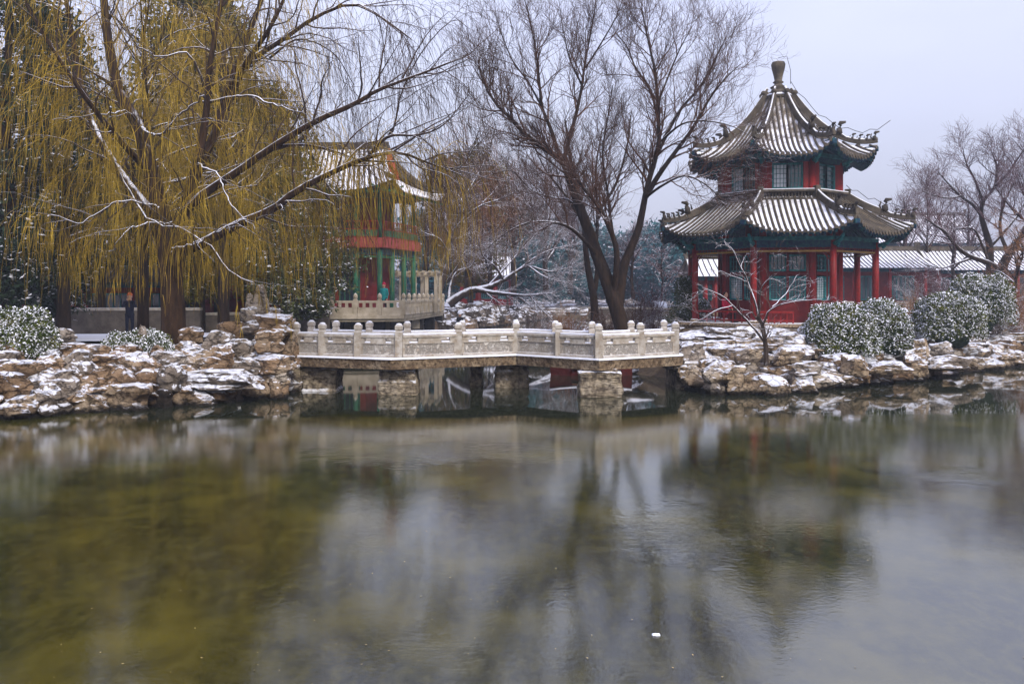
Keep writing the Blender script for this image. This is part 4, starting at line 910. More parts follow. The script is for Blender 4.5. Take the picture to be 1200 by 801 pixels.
T6 = [limb(q, Y6, a, b) for q, a, b in [
 ([(1160, 320, 0), (1160, 290, 0), (1154, 268, 0), (1150, 252, 0), (1152, 236, 0), (1166, 218, .2), (1168, 195, .4), (1162, 178, .5)], .24, .04),
 ([(1150, 252, 0), (1140, 240, -.3), (1126, 230, -.6), (1112, 216, -.8), (1100, 202, -1)], .12, .03), ([(1166, 218, .2), (1180, 205, -.4), (1190, 190, -.8), (1200, 175, -1)], .1, .03),
 ([(1152, 236, 0), (1142, 210, .6), (1132, 190, .9), (1128, 172, 1)], .09, .02), ([(1126, 230, -.6), (1110, 232, -1), (1092, 228, -1.2), (1075, 222, -1.4)], .06, .02), ([(1160, 290, 0), (1185, 262, .4), (1200, 240, .8), (1215, 212, 1)], .1, .03)]]
bare_tree('bare_tree', 'round-crowned dark bare tree rising above the right-hand trees', T6, P(1160, 322, Y6), M['bark_dark'], M['twig_red'], 'spread', (12, 8, 6), (2.4, 1.2, .65), seed=52, r_tw=.011)
auto_bare(1086, 330, 66, 'thin bare tree standing right of the pavilion roof', 9.5, .38, 53, mtw='twig_red', nl=11, r0=.14)
auto_bare(1118, 335, 58, 'reddish bare thicket tree below the round-crowned tree', 6, .42, 54, mtw='twig_red', nl=10, style='spread')
auto_bare(1190, 340, 40, 'rust-coloured small tree at the right edge above the snowy rocks', 3.6, .5, 55, mtw='twig_rust', nl=14, style='spread', low=.08, rtw=.007)
auto_bare(1225, 335, 50, 'bare tree cut by the right edge of the view', 10, .4, 56, mtw='twig_red', nl=12)
auto_bare(1060, 335, 78, 'distant bare tree right behind the pavilion eave', 9, .4, 57, mtw='twig_red', nl=11)
auto_bare(1135, 330, 72, 'distant bare tree between the two snowy roofs', 8, .4, 58, mtw='twig_red', nl=11)
# background between terrace and pavilion
auto_bare(602, 345, 66, 'brown bare tree behind the low snowy tree', 10.5, .42, 61, mtw='twig', nl=12, rtw=.013)
auto_bare(640, 345, 74, 'bare tree behind the far rock bank', 12, .4, 62, mtw='twig', nl=12, rtw=.014)
auto_bare(668, 345, 82, 'hazy bare tree near the far end of the pond', 12, .4, 63, mtw='twig_red', nl=11, rtw=.014)
auto_bare(575, 345, 58, 'twiggy rust tree behind the leaning snowy tree', 8.5, .45, 64, mtw='twig_rust', nl=12, rtw=.012)
auto_bare(742, 350, 60, 'low purple-brown bare tree seen under the big fork', 6.0, .45, 65, mtw='twig_red', nl=12, style='spread', rtw=.01)
auto_bare(775, 352, 52, 'many-twigged bare shrub tree left of the pavilion', 3.9, .5, 66, mtw='twig_red', nl=13, style='spread', low=.06, rtw=.009, r0=.07)
auto_bare(500, 350, 70, 'brown bare tree behind the white pergola', 11, .4, 67, mtw='twig', nl=11)

# --- shrubs
def twig_shrub(px, py, Y, label, h, n, seed, mt='twig_rust', wide=.9, group='bare shrubs', rtw=.006, m2=5):
    rg = np.random.default_rng(seed); b = P(px, py, Y); b[2] = gh(b[0], b[1])-.05; t_ = thing('shrub', label, 'shrub', b, group=group)
    st = b+rg.normal(size=(n, 3))*np.array([.12, .12, 0]); a = rg.uniform(0, 2*pi, n); d = np.stack([np.cos(a)*wide*rg.uniform(.1, 1, n), np.sin(a)*wide*rg.uniform(.1, 1, n), np.ones(n)], -1)
    p1, r1 = grow(st, d, h*rg.uniform(.7, 1.2, n), .016, 7, .12, (0, 0, -.02), 1, .4, rg); tw = Twigs().add(p1, r1, 4)
    s, d, rr, l_, tt = sprout(p1, r1, m2+2, .15, 1, (.3, .9), rg); p2, r2 = grow(s, d, h*.35*rg.uniform(.5, 1.2, len(s)), rtw*1.2, 5, .2, (0, 0, -.03), 1, .5, rg); tw.add(p2, r2, 3)
    s, d, rr, l_, tt = sprout(p2, r2, m2, .15, 1, (.3, .9), rg); p3, r3 = grow(s, d, h*.14*rg.uniform(.5, 1.2, len(s)), rtw, 3, .2, (0, 0, 0), 1, .6, rg); tw.add(p3, r3, 3)
    tw.build('branches', M[mt], t_, b); return t_
twig_shrub(668, 378, 38, 'rusty bare shrub between the far rock bank and the dark trunks', 1.7, 34, 71)
twig_shrub(712, 382, 36, 'low brown shrub at the foot of the forked tree', 1.1, 26, 72, 'twig')
twig_shrub(745, 378, 40, 'brown shrub right of the forked trunk', 1.6, 26, 73, 'twig')
twig_shrub(764, 378, 43, 'upright purple-brown shrub near the tilted info board', 2.2, 26, 74, 'twig_red', .5)
twig_shrub(630, 372, 60, 'brown shrub overhanging the far rock bank', 2.2, 30, 75, 'twig')
twig_shrub(1072, 380, 33, 'russet shrub between the two clipped bushes', 1.5, 40, 76, 'twig_rust')
twig_shrub(1052, 372, 36, 'dark brown shrub behind the pavilion side bush', 1.4, 34, 77, 'twig')
twig_shrub(1165, 394, 34, 'reddish snow-flecked shrub on the right rocks', 1.3, 40, 78, 'twig_snow')
twig_shrub(1190, 390, 36, 'rust shrub at the right edge among snowy rocks', 1.6, 44, 79, 'twig_rust')
twig_shrub(1150, 372, 37, 'brown shrub behind the rear clipped bush', 2.0, 36, 80, 'twig_red')
twig_shrub(1185, 360, 40, 'tall rust thicket shrub below the leaning tree', 2.4, 44, 81, 'twig_rust')
twig_shrub(400, 378, 41, 'straw-coloured shrub drooping over the terrace edge', 1.0, 34, 82, 'twig_gold')
twig_shrub(1120, 355, 48, 'purple-brown thicket shrub before the long red house', 2.6, 40, 83, 'twig_red')
twig_shrub(1085, 350, 50, 'snow-flecked brown thicket shrub left of the purple one', 2.4, 40, 84, 'twig_snow')
def round_bush(x0, x1, y0, y1, Y, label, seed, n=5200, leaf=.035, dens_twigs=24):
    rg = np.random.default_rng(seed); c = P((x0+x1)/2, y1, Y); w_ = (x1-x0)/2000*Y; h_ = (y1-y0)/1000*Y; t_ = thing('clipped_bush', label, 'bush', c, group='clipped evergreen bushes')
    u = unit(rg.normal(size=(n, 3))); u[:, 2] = np.abs(u[:, 2])*1.1-.12*rg.uniform(0, 1, n); u = unit(u)
    bump = 1+.12*fbm(u*2.6+seed, seed, 3); rr = bump*rg.uniform(.72, 1.0, n)**.5; e = np.sign(u)*np.abs(u)**.82
    pts = c+e*rr[:, None]*np.array([w_, w_*.85, h_])+np.array([0, 0, .02])
    leafmesh('foliage', leaves(pts, leaf, rg, 5, .038, .8, .55), M['bush'], t_, c)
    core = link('dark_filler_core', rock_mesh((w_*1.4, w_*1.15, h_*1.2), seed, 9, 2.2, 0, 0, .12), M['cypress'], t_); core.location = (0, 0, h_*.22)  # added solid dark filler, darkening the gaps between the leaves
    a = rg.uniform(0, 2*pi, dens_twigs); d = np.stack([np.cos(a), np.sin(a)*.8, rg.uniform(.3, 1.4, dens_twigs)], -1)
    p1, r1 = grow(c+np.zeros((dens_twigs, 3)), d, h_*.9, .02, 5, .1, (0, 0, 0), 0, .4, rg); Twigs().add(p1, r1, 5).build('stems', M['bush_twigs'], t_, c); return t_
round_bush(940, 1022, 356, 408, 26.5, 'broad round snow-speckled bush beside the pavilion platform', 91, 6000)
round_bush(1000, 1066, 352, 406, 27.2, 'round snowy bush joined behind the broad one by the pavilion', 92, 4600)
round_bush(1074, 1152, 341, 390, 30, 'clipped snowy bush standing alone above the right shore rocks', 93, 6000)
round_bush(1108, 1184, 321, 372, 34, 'highest clipped bush, yellow-green, behind the lone snowy one', 94, 5200)
round_bush(-30, 66, 363, 420, 20.6, 'large dark snowy bush at the left edge of the view', 95, 7000, .033)
round_bush(122, 162, 392, 420, 21.8, 'small left half of the twin low bushes by the willow', 96, 2600, .03)
round_bush(146, 202, 390, 420, 22.2, 'wider right half of the twin low bushes by the willow', 97, 3600, .03)
round_bush(816, 832, 352, 372, 44, 'small snowy bush seen through the left bay of the pavilion', 98, 1500, .05)

# --- evergreens
def evergreen(px, py, Y, label, h, w_, seed, mt, shape='cone', nbr=90, per=46, leaf=.10, name='evergreen_tree', group='evergreens behind the pond', trunk='bark_dark', base=.08):
    rg = np.random.default_rng(seed); b = P(px, py, Y); b[2] = max(min(b[2], 2.0), .1); t_ = thing(name, label, 'tree', b, group=group)
    tk = Twigs(); tp = np.stack([b+np.array([0, 0, h*.95*k/9])+rg.normal(size=3)*.05 for k in range(10)])[None]; tk.add(tp, (np.linspace(1, .15, 10)*h*.022)[None], 8)
    z = rg.uniform(base, 1, nbr)**.9; a = rg.uniform(0, 2*pi, nbr)
    rad = w_*((1-z)**.75*1.05+.06) if shape == 'cone' else w_*np.sqrt(np.clip(1-(2*(z-base)/(1-base)-1)**2*.95, .02, 1)) if shape == 'round' else w_*np.clip((1-z)**.35, .15, 1)*(.75+.25*np.sin(z*9))
    rad = rad*rg.uniform(.6, 1.12, nbr); st = b+np.stack([0*z, 0*z, z*h*.95], -1); d = np.stack([np.cos(a), np.sin(a), np.full(nbr, .25 if shape != 'cone' else .05)], -1)
    p1, r1 = grow(st, d, rad, .035, 6, .1, (0, 0, .03), 0, .2, rg); tk.add(p1, r1, 4); tk.build('trunk', M[trunk], t_, b)
    s, dd, rr, l_, tt = sprout(p1, r1, 7, .25, 1, (.4, 1.0), rg); p2, r2 = grow(s, dd, rad.repeat(7)*.32, .012, 3, .15, (0, 0, .02), 0, .3, rg)
    cs = np.concatenate([p1[:, 2:].reshape(-1, 3), p2[:, 1:].reshape(-1, 3)]); leafmesh('foliage', leaves(cs, leaf, rg, max(1, int(per/9)), leaf*1.7, .4, .38), M[mt], t_, b); return t_
evergreen(10, 388, 30, 'towering dark cypress at the left edge with snow clots', 14.5, 2.6, 101, 'cypress', 'round', 150, 90, .11, 'cypress_tree', base=.02)
evergreen(72, 385, 33, 'second dark snowy cypress next to the towering one', 12.5, 1.7, 102, 'cypress', 'round', 110, 80, .11, 'cypress_tree', base=.02)
evergreen(232, 380, 40, 'tall yellow-green juniper rising behind the golden willows', 16.5, 3.1, 103, 'juniper', 'round', 170, 90, .13, 'juniper_tree', base=.05)
evergreen(305, 378, 41, 'broad yellow-green juniper left of the snowy pine', 11.5, 2.7, 104, 'juniper', 'round', 130, 80, .13, 'juniper_tree', base=.05)
evergreen(362, 378, 40, 'rounded snowy pine left of the painted hall', 6.6, 1.9, 105, 'pine', 'round', 110, 80, .11, 'pine_tree', base=.04)
evergreen(335, 378, 38, 'shorter dark pine behind the headland rocks', 5.6, 1.5, 106, 'pine', 'round', 90, 70, .11, 'pine_tree', base=.04)
evergreen(150, 368, 50, 'dark juniper behind the red corridor', 13, 3.0, 107, 'juniper', 'round', 130, 70, .16, 'juniper_tree', base=.02)
evergreen(50, 368, 52, 'dark juniper behind the left end of the garden wall', 14, 3.4, 108, 'cypress', 'round', 130, 70, .17, 'juniper_tree', base=.02)
evergreen(252, 366, 54, 'dark juniper filling the gap behind the willow trunk', 10, 3.4, 109, 'cypress', 'round', 130, 70, .17, 'juniper_tree', base=.02)
evergreen(340, 366, 56, 'dark evergreen between the pines and the painted hall', 9, 3.4, 110, 'cypress', 'round', 130, 70, .17, base=.02)
for px_, w_, lab in ((20, 2.2, 'added dark cypress before the left end of the red corridor'), (105, 2.0, 'added dark cypress crown above the grey garden wall'), (160, 1.9, 'added dark cypress directly behind the person in dark clothes'), (215, 2.0, 'added dark cypress before the right end of the red corridor')):
    evergreen(px_, 366, 41.2, lab, 7.5, w_, 130+px_, 'cypress', 'round', 100, 70, .12, 'cypress_tree', base=.27)  # cypresses added to make the dark behind the willow and hide the corridor roof
evergreen(803, 380, 38, 'small cone-shaped evergreen left of the pavilion columns', 2.35, .75, 111, 'pine', 'cone', 70, 50, .06, 'conifer_tree', base=.03)
evergreen(552, 350, 72, 'broad green evergreen behind the leaning snowy tree', 12.5, 4.0, 112, 'juniper', 'round', 130, 70, .2, base=.1)
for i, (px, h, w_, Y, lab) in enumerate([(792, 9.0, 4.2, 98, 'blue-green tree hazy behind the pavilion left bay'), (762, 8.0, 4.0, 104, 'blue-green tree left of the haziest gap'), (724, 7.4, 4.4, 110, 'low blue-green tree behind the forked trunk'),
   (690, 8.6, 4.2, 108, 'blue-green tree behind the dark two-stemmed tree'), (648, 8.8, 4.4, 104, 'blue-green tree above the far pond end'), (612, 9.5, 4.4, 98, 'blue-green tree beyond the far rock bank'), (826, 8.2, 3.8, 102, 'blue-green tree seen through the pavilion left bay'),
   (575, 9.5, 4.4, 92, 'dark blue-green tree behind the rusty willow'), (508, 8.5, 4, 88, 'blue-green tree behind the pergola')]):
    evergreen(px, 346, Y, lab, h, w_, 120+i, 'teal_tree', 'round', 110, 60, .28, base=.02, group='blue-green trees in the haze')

# ------------------------------------------------------------------ painted hall and terrace (left)
hall = thing('painted_hall', 'two-storey green and red painted hall with snowy sweeping roof', 'building', (0, 0, 0))
HC = np.array([-155/1000*46, 46.0]); ux = np.array([-1.0, .03]); uy = np.array([.31, .95]); ux /= np.linalg.norm(ux); uy /= np.linalg.norm(uy); LXh, LYh = 9.0, 4.4
hall.location = (HC[0], HC[1], 0)
def hp(a, b, z): return Vector((float(ux[0]*a+uy[0]*b), float(ux[1]*a+uy[1]*b), float(z)))
def hbar(mb, p, q, w_, h): mb.bar(hp(*p), hp(*q), w_, h)
m_ = MB(); V = [hp(a, b, z) for z in (.7, 1.62) for a, b in ((-.5, -.5), (LXh, -.5), (LXh, LYh), (-.5, LYh))]; m_.add(V, [(3, 2, 1, 0), (4, 5, 6, 7), (0, 1, 5, 4), (1, 2, 6, 5), (2, 3, 7, 6), (3, 0, 4, 7)][:]); m_.build('stone_base', M['marble_warm'], hall)
m_ = MB(); V = [hp(a, b, z) for z in (1.62, 5.15) for a, b in ((1.3, 1.1), (LXh, 1.1), (LXh, LYh), (1.3, LYh))]; m_.add(V, [(3, 2, 1, 0), (4, 5, 6, 7), (0, 1, 5, 4), (1, 2, 6, 5), (2, 3, 7, 6), (3, 0, 4, 7)]); m_.build('ground_floor_wall', M['red_dark'], hall)
m_ = MB(); V = [hp(a, b, z) for z in (5.7, 8.2) for a, b in ((1.2, 1.1), (LXh, 1.1), (LXh, LYh), (1.2, LYh))]; m_.add(V, [(3, 2, 1, 0), (4, 5, 6, 7), (0, 1, 5, 4), (1, 2, 6, 5), (2, 3, 7, 6), (3, 0, 4, 7)]); m_.build('upper_floor_wall', M['red_dark'], hall)
m_ = MB(); V = [hp(a, b, z) for z in (5.2, 5.72) for a, b in ((-.35, -.35), (LXh, -.35), (LXh, LYh+.1), (-.35, LYh+.1))]; m_.add(V, [(3, 2, 1, 0), (4, 5, 6, 7), (0, 1, 5, 4), (1, 2, 6, 5), (2, 3, 7, 6), (3, 0, 4, 7)]); m_.build('balcony_band', mat('faded_red_band', [(.3, (.25, .04, .04)), (.7, (.36, .075, .065))], 3, .6), hall)
cols = [(0, 0), (1.3, 0), (2.7, 0), (4.4, 0), (6.4, 0), (8.6, 0), (0, 1.5), (0, 3.0), (0, 4.3)]
for a, b in cols:
    q = hp(a, b, 0); MB().lathe((q.x, q.y, 1.62), [(.15, 0), (.14, 3.5)], 10).build('column', M['green'], hall); MB().lathe((q.x, q.y, 5.72), [(.12, 0), (.11, 2.5)], 10).build('upper_column', M['green'], hall)
for nm, z, h, mt in (('painted_beam', 5.0, .34, 'blue'), ('upper_painted_beam', 8.05, .3, 'blue'), ('bracket_rail', 4.72, .12, 'green')):
    m_ = MB(); hbar(m_, (-.1, 0, z), (LXh, 0, z), .16, h); hbar(m_, (0, .1, z), (0, LYh, z), .16, h); m_.build(nm, M[mt], hall)
rl = MB(); pn = MB()
for p, q in (((0, -.2, 0), (LXh, -.2, 0)), ((-.2, 0, 0), (-.2, LYh, 0))):
    for z in (5.78, 6.2, 6.62): hbar(rl, (p[0], p[1], z), (q[0], q[1], z), .06, .06)
    hbar(pn, (p[0], p[1], 5.98), (q[0], q[1], 5.98), .03, .34)
    n_ = int((abs(q[0]-p[0])+abs(q[1]-p[1]))/.22)
    for i in range(n_+1):
        u = i/n_; x, y = p[0]+(q[0]-p[0])*u, p[1]+(q[1]-p[1])*u; hbar(rl, (x, y, 5.75), (x, y, 6.6), .035, .035)
rl.build('balcony_railing', M['red'], hall); pn.build('green_panel', M['green'], hall)
for a0 in (1.6, 3.0, 4.8, 6.9):
    for z0, z1 in ((2.3, 4.3), (6.0, 7.6)):
        f_ = MB(); 
        for z in (z0, z1): hbar(f_, (a0, 1.06, z), (a0+1.1, 1.06, z), .06, .08)
        for k in range(5): hbar(f_, (a0+1.1*k/4, 1.06, z0), (a0+1.1*k/4, 1.06, z1), .05, .05)
        fo = f_.build('window', M['green'], hall); g_ = MB(); hbar(g_, (a0, 1.085, (z0+z1)/2), (a0+1.1, 1.085, (z0+z1)/2), .01, z1-z0); g_.build('pane', M['glass'], fo)
# hip-and-gable roof
ov = 1.35; ze, zm, zr_ = 8.15, 9.3, 10.9
def roofgrid(mb, A0, A1, B0, B1, nu, nv, curve=.35, up0=0, up1=0):   # eave A0->A1, top B0->B1
    V = []; F = []
    for j in range(nv+1):
        v = j/nv
        for i in range(nu+1):
            u = i/nu; e = A0.lerp(A1, u); t_ = B0.lerp(B1, u); p = e.lerp(t_, v); p.z = e.z+(t_.z-e.z)*((1-curve)*v+curve*v*v)+(up0*max(0, 1-u*4)**2+up1*max(0, u*4-3)**2)*(1-v)**2; V.append(p)
    for j in range(nv):
        for i in range(nu): q = j*(nu+1)+i; F.append((q, q+1, q+nu+2, q+nu+1))
    mb.add(V, F, True); return V
Ry = LYh/2
m_ = MB(); ribs = MB(); ribs2 = MB()
faces = [(hp(-ov, -ov, ze), hp(LXh+.5, -ov, ze), hp(.7, Ry, zr_), hp(LXh+.5, Ry, zr_)), (hp(LXh+.5, LYh+ov, ze), hp(-ov, LYh+ov, ze), hp(LXh+.5, Ry, zr_), hp(.7, Ry, zr_)), (hp(-ov, LYh+ov, ze), hp(-ov, -ov, ze), hp(.6, Ry+1.45, zm), hp(.6, Ry-1.45, zm))]
for i, (a, b, c, d) in enumerate(faces):
    up0, up1 = (.6, 0) if i == 0 else (0, .6) if i == 1 else (.6, .6)
    V = roofgrid(m_, a, b, c, d, 36 if i < 2 else 24, 10, .35, up0, up1)
    nu = 36 if i < 2 else 24
    for k in range(1, nu): (ribs2 if i == 2 else ribs).tube([V[j*(nu+1)+k]+Vector((0, 0, .02)) for j in range(11)], .05, 5)
ro = m_.build('roof', M['hall_snow'], hall); ribs.build('round_tile_ribs', M['tile'], ro); ribs2.build('end_slope_ribs', M['hall_snow'], ro)
gb = MB(); gb.add([hp(.45, Ry-1.5, zm-.1), hp(.45, Ry+1.5, zm-.1), hp(.45, Ry, zr_), hp(.75, Ry-1.5, zm-.1), hp(.75, Ry+1.5, zm-.1), hp(.75, Ry, zr_)], [(1, 0, 2), (3, 4, 5), (0, 3, 5, 2), (1, 2, 5, 4), (0, 1, 4, 3)]); gb.build('red_gable', M['red_brick'], ro)
rg_ = MB(); hbar(rg_, (.5, Ry, zr_+.15), (LXh+.5, Ry, zr_+.15), .22, .4); hbar(rg_, (.5, Ry-1.6, zm-.1), (.55, Ry, zr_+.15), .16, .16); hbar(rg_, (.5, Ry+1.6, zm-.1), (.55, Ry, zr_+.15), .16, .16)
hbar(rg_, (.4, Ry-1.1, zm+.2), (-ov, -ov, ze+.68), .18, .22); hbar(rg_, (.4, Ry+1.1, zm+.2), (-ov, LYh+ov, ze+.68), .18, .22); rg_.build('roof_ridge', M['ridge'], ro)
rf = MB()
for i in range(40): hbar(rf, (-ov+.1+i*.27, -ov+.05, ze-.09), (-ov+.1+i*.27, 0, ze+.35), .09, .09)
for i in range(24): hbar(rf, (-ov+.05, -ov+.1+i*.29, ze-.09), (0, -ov+.1+i*.29, ze+.35), .09, .09)
rf.build('rafters', M['green'], ro)

# terrace over the water with its balustrade
TC = np.array([(473-600)/1000*44, 44.0]); TL = np.array([(388-600)/1000*43.6, 43.6]); TR = np.array([(519-600)/1000*57, 57.0])
te = thing('stone_terrace', 'cream stone terrace with balustrade jutting over the water', 'terrace', (float(TC[0]), 44, 0))
def tl(p, z): return Vector((float(p[0]-TC[0]), float(p[1]-44), z))
TB = TR+np.array([-6.5, 1.0]); TLB = TL+np.array([-.6, 4.0])
def tslab(z0, z1, g_, nm, mt):
    c = (TC+TL+TR)/3; pts_ = [TL, TC, TR, TB, TLB]; q = [p+(TC-c)*0+np.array([0, 0])+unit((p-np.array([-7.5, 50.]))[None])[0]*g_ for p in pts_]
    V = [tl(p, z0) for p in q]+[tl(p, z1) for p in q]; n_ = 5
    mb = MB().add(V, [tuple(range(n_-1, -1, -1)), tuple(range(n_, 2*n_))]+[(i, (i+1) % n_, n_+(i+1) % n_, n_+i) for i in range(n_)]); mb.build(nm, M[mt], te)
tslab(1.28, 1.42, .0, 'lower_course', 'marble_warm'); tslab(1.424, 1.6, .12, 'upper_course', 'marble_warm')
for f in (.12, .4, .7, .95):
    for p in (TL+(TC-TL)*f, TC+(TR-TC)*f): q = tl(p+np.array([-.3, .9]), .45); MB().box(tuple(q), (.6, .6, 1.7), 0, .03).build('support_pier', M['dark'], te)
for a, b, n_ in ((TL, TC, 3), (TC, TR, 9)):
    for i in range(n_+1):
        if i == 0 and a is TC: continue
        p = a+(b-a)*i/n_; q = tl(p, 0); m_ = MB().box((q.x, q.y, 2.02), (.19, .19, .84), 0, .02); m_.lathe((q.x, q.y, 2.44), [(.06, 0), (.11, .05), (.12, .16), (.08, .25), (.02, .3)], 8); m_.build('baluster_post', M['marble_warm'], te)
    for i in range(n_):
        p, q = a+(b-a)*i/n_, a+(b-a)*(i+1)/n_; e = unit((q-p)[None])[0]*.1; p = p+e; q = q-e; m_ = MB()
        for z, h, t_ in ((2.3, .12, .15), (1.83, .36, .1), (1.63, .06, .17)): m_.bar(tl(p, z), tl(q, z), t_, h)
        for k in (.0, .33, .67, 1.): c = tl(p+(q-p)*k, 2.13); m_.box(tuple(c), (.14, .14, .24))
        m_.build('railing_panel', M['marble_warm'], te)
# white pergola
pe = thing('stone_pergola', 'white stone pergola standing on the terrace', 'pergola', (-7.0, 54, 0)); 
for i, (px, Y) in enumerate([(457, 53), (474, 53), (486, 53), (500, 53), (511, 53), (470, 55.5), (495, 55.5), (516, 55.5)]):
    q = P(px, 345, Y); MB().box((q[0]+7, Y-54, 2.68), (.22, .22, 2.3), 0, .03).build('column', M['marble_warm'], pe)
m_ = MB(); m_.box((.35, -1, 3.92), (3.7, .35, .2), 0, .02); m_.box((.5, 1.5, 3.92), (3.7, .35, .22), 0, .02)
for i in range(10): m_.box((-1.3+i*.4, .25, 4.08), (.14, 3.2, .14), 0, .01)
m_.build('top_beams', M['marble_warm'], pe)
# far little red hall behind the snowy tree
def hut(px0, px1, Y, zg, ze_, zr2, dep, label, name, wallm, colm='red', rz=0, gable=False, group=None, roofm='hall_snow', ribm='tile'):
    a = P(px0, 345, Y); b = P(px1, 345, Y); cx = (a[0]+b[0])/2; w_ = b[0]-a[0]; o = thing(name, label, 'building', (cx, Y, 0), rz, group)
    MB().box((0, dep/2, (zg+ze_)/2), (w_*.96, dep*.7, ze_-zg)).build('wall', M[wallm], o)
    MB().box((0, dep/2, zg+.15), (w_*1.02, dep*1.1, .4)).build('plinth', M['slab'], o)
    n_ = max(3, int(w_/2.6)); 
    for i in range(n_+1): MB().lathe((-w_*.49+w_*.98*i/n_, -.05, zg), [(.14, 0), (.14, ze_-zg)], 10).build('column', M[colm], o)
    bm_ = MB(); bm_.box((0, -.05, ze_-.2), (w_, .2, .36)); bm_.build('painted_beam', M['blue'], o)
    for i in range(n_):
        x = -w_*.49+w_*.98*(i+.5)/n_; f_ = MB(); ww = w_/n_*.6; y = dep*.15-.04
        for z in (zg+1.0, ze_-.7): f_.box((x, y, z), (ww, .06, .08))
        for k in range(6): f_.box((x-ww/2+ww*k/5, y, (zg+ze_)/2+.15), (.05, .05, ze_-zg-1.7))
        fo = f_.build('window', M['teal'], o); MB().box((x, y+.02, (zg+ze_)/2+.15), (ww, .012, ze_-zg-1.7)).build('pane', M['glass'], fo)
    r_ = MB(); rb_ = MB(); ov_ = .8; nu = int(w_/.28)
    for s_ in (-1, 1):
        yy = -ov_ if s_ < 0 else dep+ov_; A0, A1 = Vector((-s_*(-1)*(w_/2+.5), yy, ze_-.1)), Vector((s_*(-1)*(w_/2+.5), yy, ze_-.1))
        A0 = Vector((-(w_/2+.5), yy, ze_-.1)); A1 = Vector((w_/2+.5, yy, ze_-.1)); T0 = Vector((-(w_/2+.3), dep/2, zr2)); T1 = Vector((w_/2+.3, dep/2, zr2))
        if s_ > 0: A0, A1, T0, T1 = A1, A0, T1, T0
        V = roofgrid(r_, A0, A1, T0, T1, nu, 6, .3)
        for k in range(0, nu+1): rb_.tube([V[j*(nu+1)+k]+Vector((0, 0, .04)) for j in range(7)], .04, 4)
    ro = r_.build('roof', M[roofm], o); rb_.build('round_tile_ribs', M[ribm], ro)
    g_ = MB()
    for s_ in (-1, 1): x = s_*(w_/2+.2); g_.add([(x, -.5, ze_+.05), (x, dep+.5, ze_+.05), (x, dep/2, zr2-.1), (x-.1*s_, -.5, ze_+.05), (x-.1*s_, dep+.5, ze_+.05), (x-.1*s_, dep/2, zr2-.1)], [(0, 1, 2), (3, 4, 5), (0, 2, 5, 3), (1, 2, 5, 4), (0, 3, 4, 1)])
    g_.build('gable', M['wallstone'], ro)
    g_ = MB(); g_.bar((-(w_/2+.4), dep/2, zr2+.12), (w_/2+.4, dep/2, zr2+.12), .22, .36)
    for s_ in (-1, 1): g_.box((s_*(w_/2+.35), dep/2, zr2+.4), (.25, .2, .5), 0, .04)
    g_.build('roof_ridge', M['ridge'], ro); return o
hut(958, 1085, 62, 1.3, 4.7, 6.0, 4.5, 'red-walled house with snowy roof seen through the pavilion columns', 'red_house', 'red_dark')
hut(1098, 1240, 64, 1.3, 4.6, 6.1, 4.5, 'long low red house with snowy roof behind the right-hand trees', 'red_house', 'red_dark', roofm='tile_snow')
hut(1028, 1150, 92, 1.5, 8.3, 11.6, 8, 'tall grey-roofed hall hazy beyond the right-hand trees', 'distant_hall', 'wallstone')
hut(540, 600, 84, 1.3, 4.6, 6.6, 4, 'small red house half hidden behind the low snowy tree', 'red_house', 'red')
hut(815, 850, 58, 1.3, 4.0, 5.2, 3.5, 'small red house seen through the left bay of the pavilion', 'red_house', 'red_dark')
hut(-60, 235, 44, .9, 3.4, 4.6, 3.2, 'long red corridor building behind the grey garden wall', 'red_corridor', 'red_dark', roofm='dark', ribm='dark')
# garden walls
def wall(px0, px1, Y0, Y1, z0, z1, label, mt='wallstone', name='garden_wall'):
    a = P(px0, 345, Y0); b = P(px1, 345, Y1); t_ = thing(name, label, 'wall', (a[0], a[1], 0)); d = Vector((float(b[0]-a[0]), float(b[1]-a[1]), 0))
    MB().bar(Vector((0, 0, (z0+z1)/2)), d+Vector((0, 0, (z0+z1)/2)), .4, z1-z0).build('wall_body', M[mt], t_)
    MB().bar(Vector((0, 0, z1+.06)), d+Vector((0, 0, z1+.06)), .52, .12).build('coping', M['marble'], t_); return t_
wall(40, 236, 38, 39, .7, 1.95, 'low grey stone garden wall behind the snowy path and the willows')
wall(240, 385, 40, 43, .7, 1.7, 'dark low wall running behind the headland to the terrace', 'wallstone')
wall(960, 1100, 56, 56, 1.0, 2.1, 'pale low wall in front of the red house behind the pavilion', 'marble')
wall(690, 812, 58, 56, 1.0, 1.7, 'snow-topped low wall beyond the forked tree', 'wallstone')
# small things
q = P(774, 356, 44); ib = thing('info_board', 'small tilted white info board among the brown shrubs', 'sign', (q[0], q[1], 0))
MB().bar((0, 0, 1.0), (0, .05, 2.1), .08).build('post', M['wood'], ib); MB().add([(-.32, -.2, 2.06), (.34, -.14, 2.0), (.34, .24, 2.3), (-.32, .18, 2.36), (-.32, -.2, 2.02), (.34, -.14, 1.96), (.34, .24, 2.26), (-.32, .18, 2.32)], [(0, 1, 2, 3), (7, 6, 5, 4), (0, 4, 5, 1), (1, 5, 6, 2), (2, 6, 7, 3), (3, 7, 4, 0)]).build('board', M['paper_sky_white'], ib)
q = P(48, 366, 35); lp = thing('stone_post', 'pale upright stone post left of the garden wall', 'post', (q[0], q[1], 0)); MB().box((0, 0, 1.75), (.22, .22, 1.8), 0, .02).build('shaft', M['marble'], lp); MB().lathe((0, 0, 2.652), [(.15, 0), (.16, .06), (.05, .16)], 8).build('cap', M['marble'], lp)
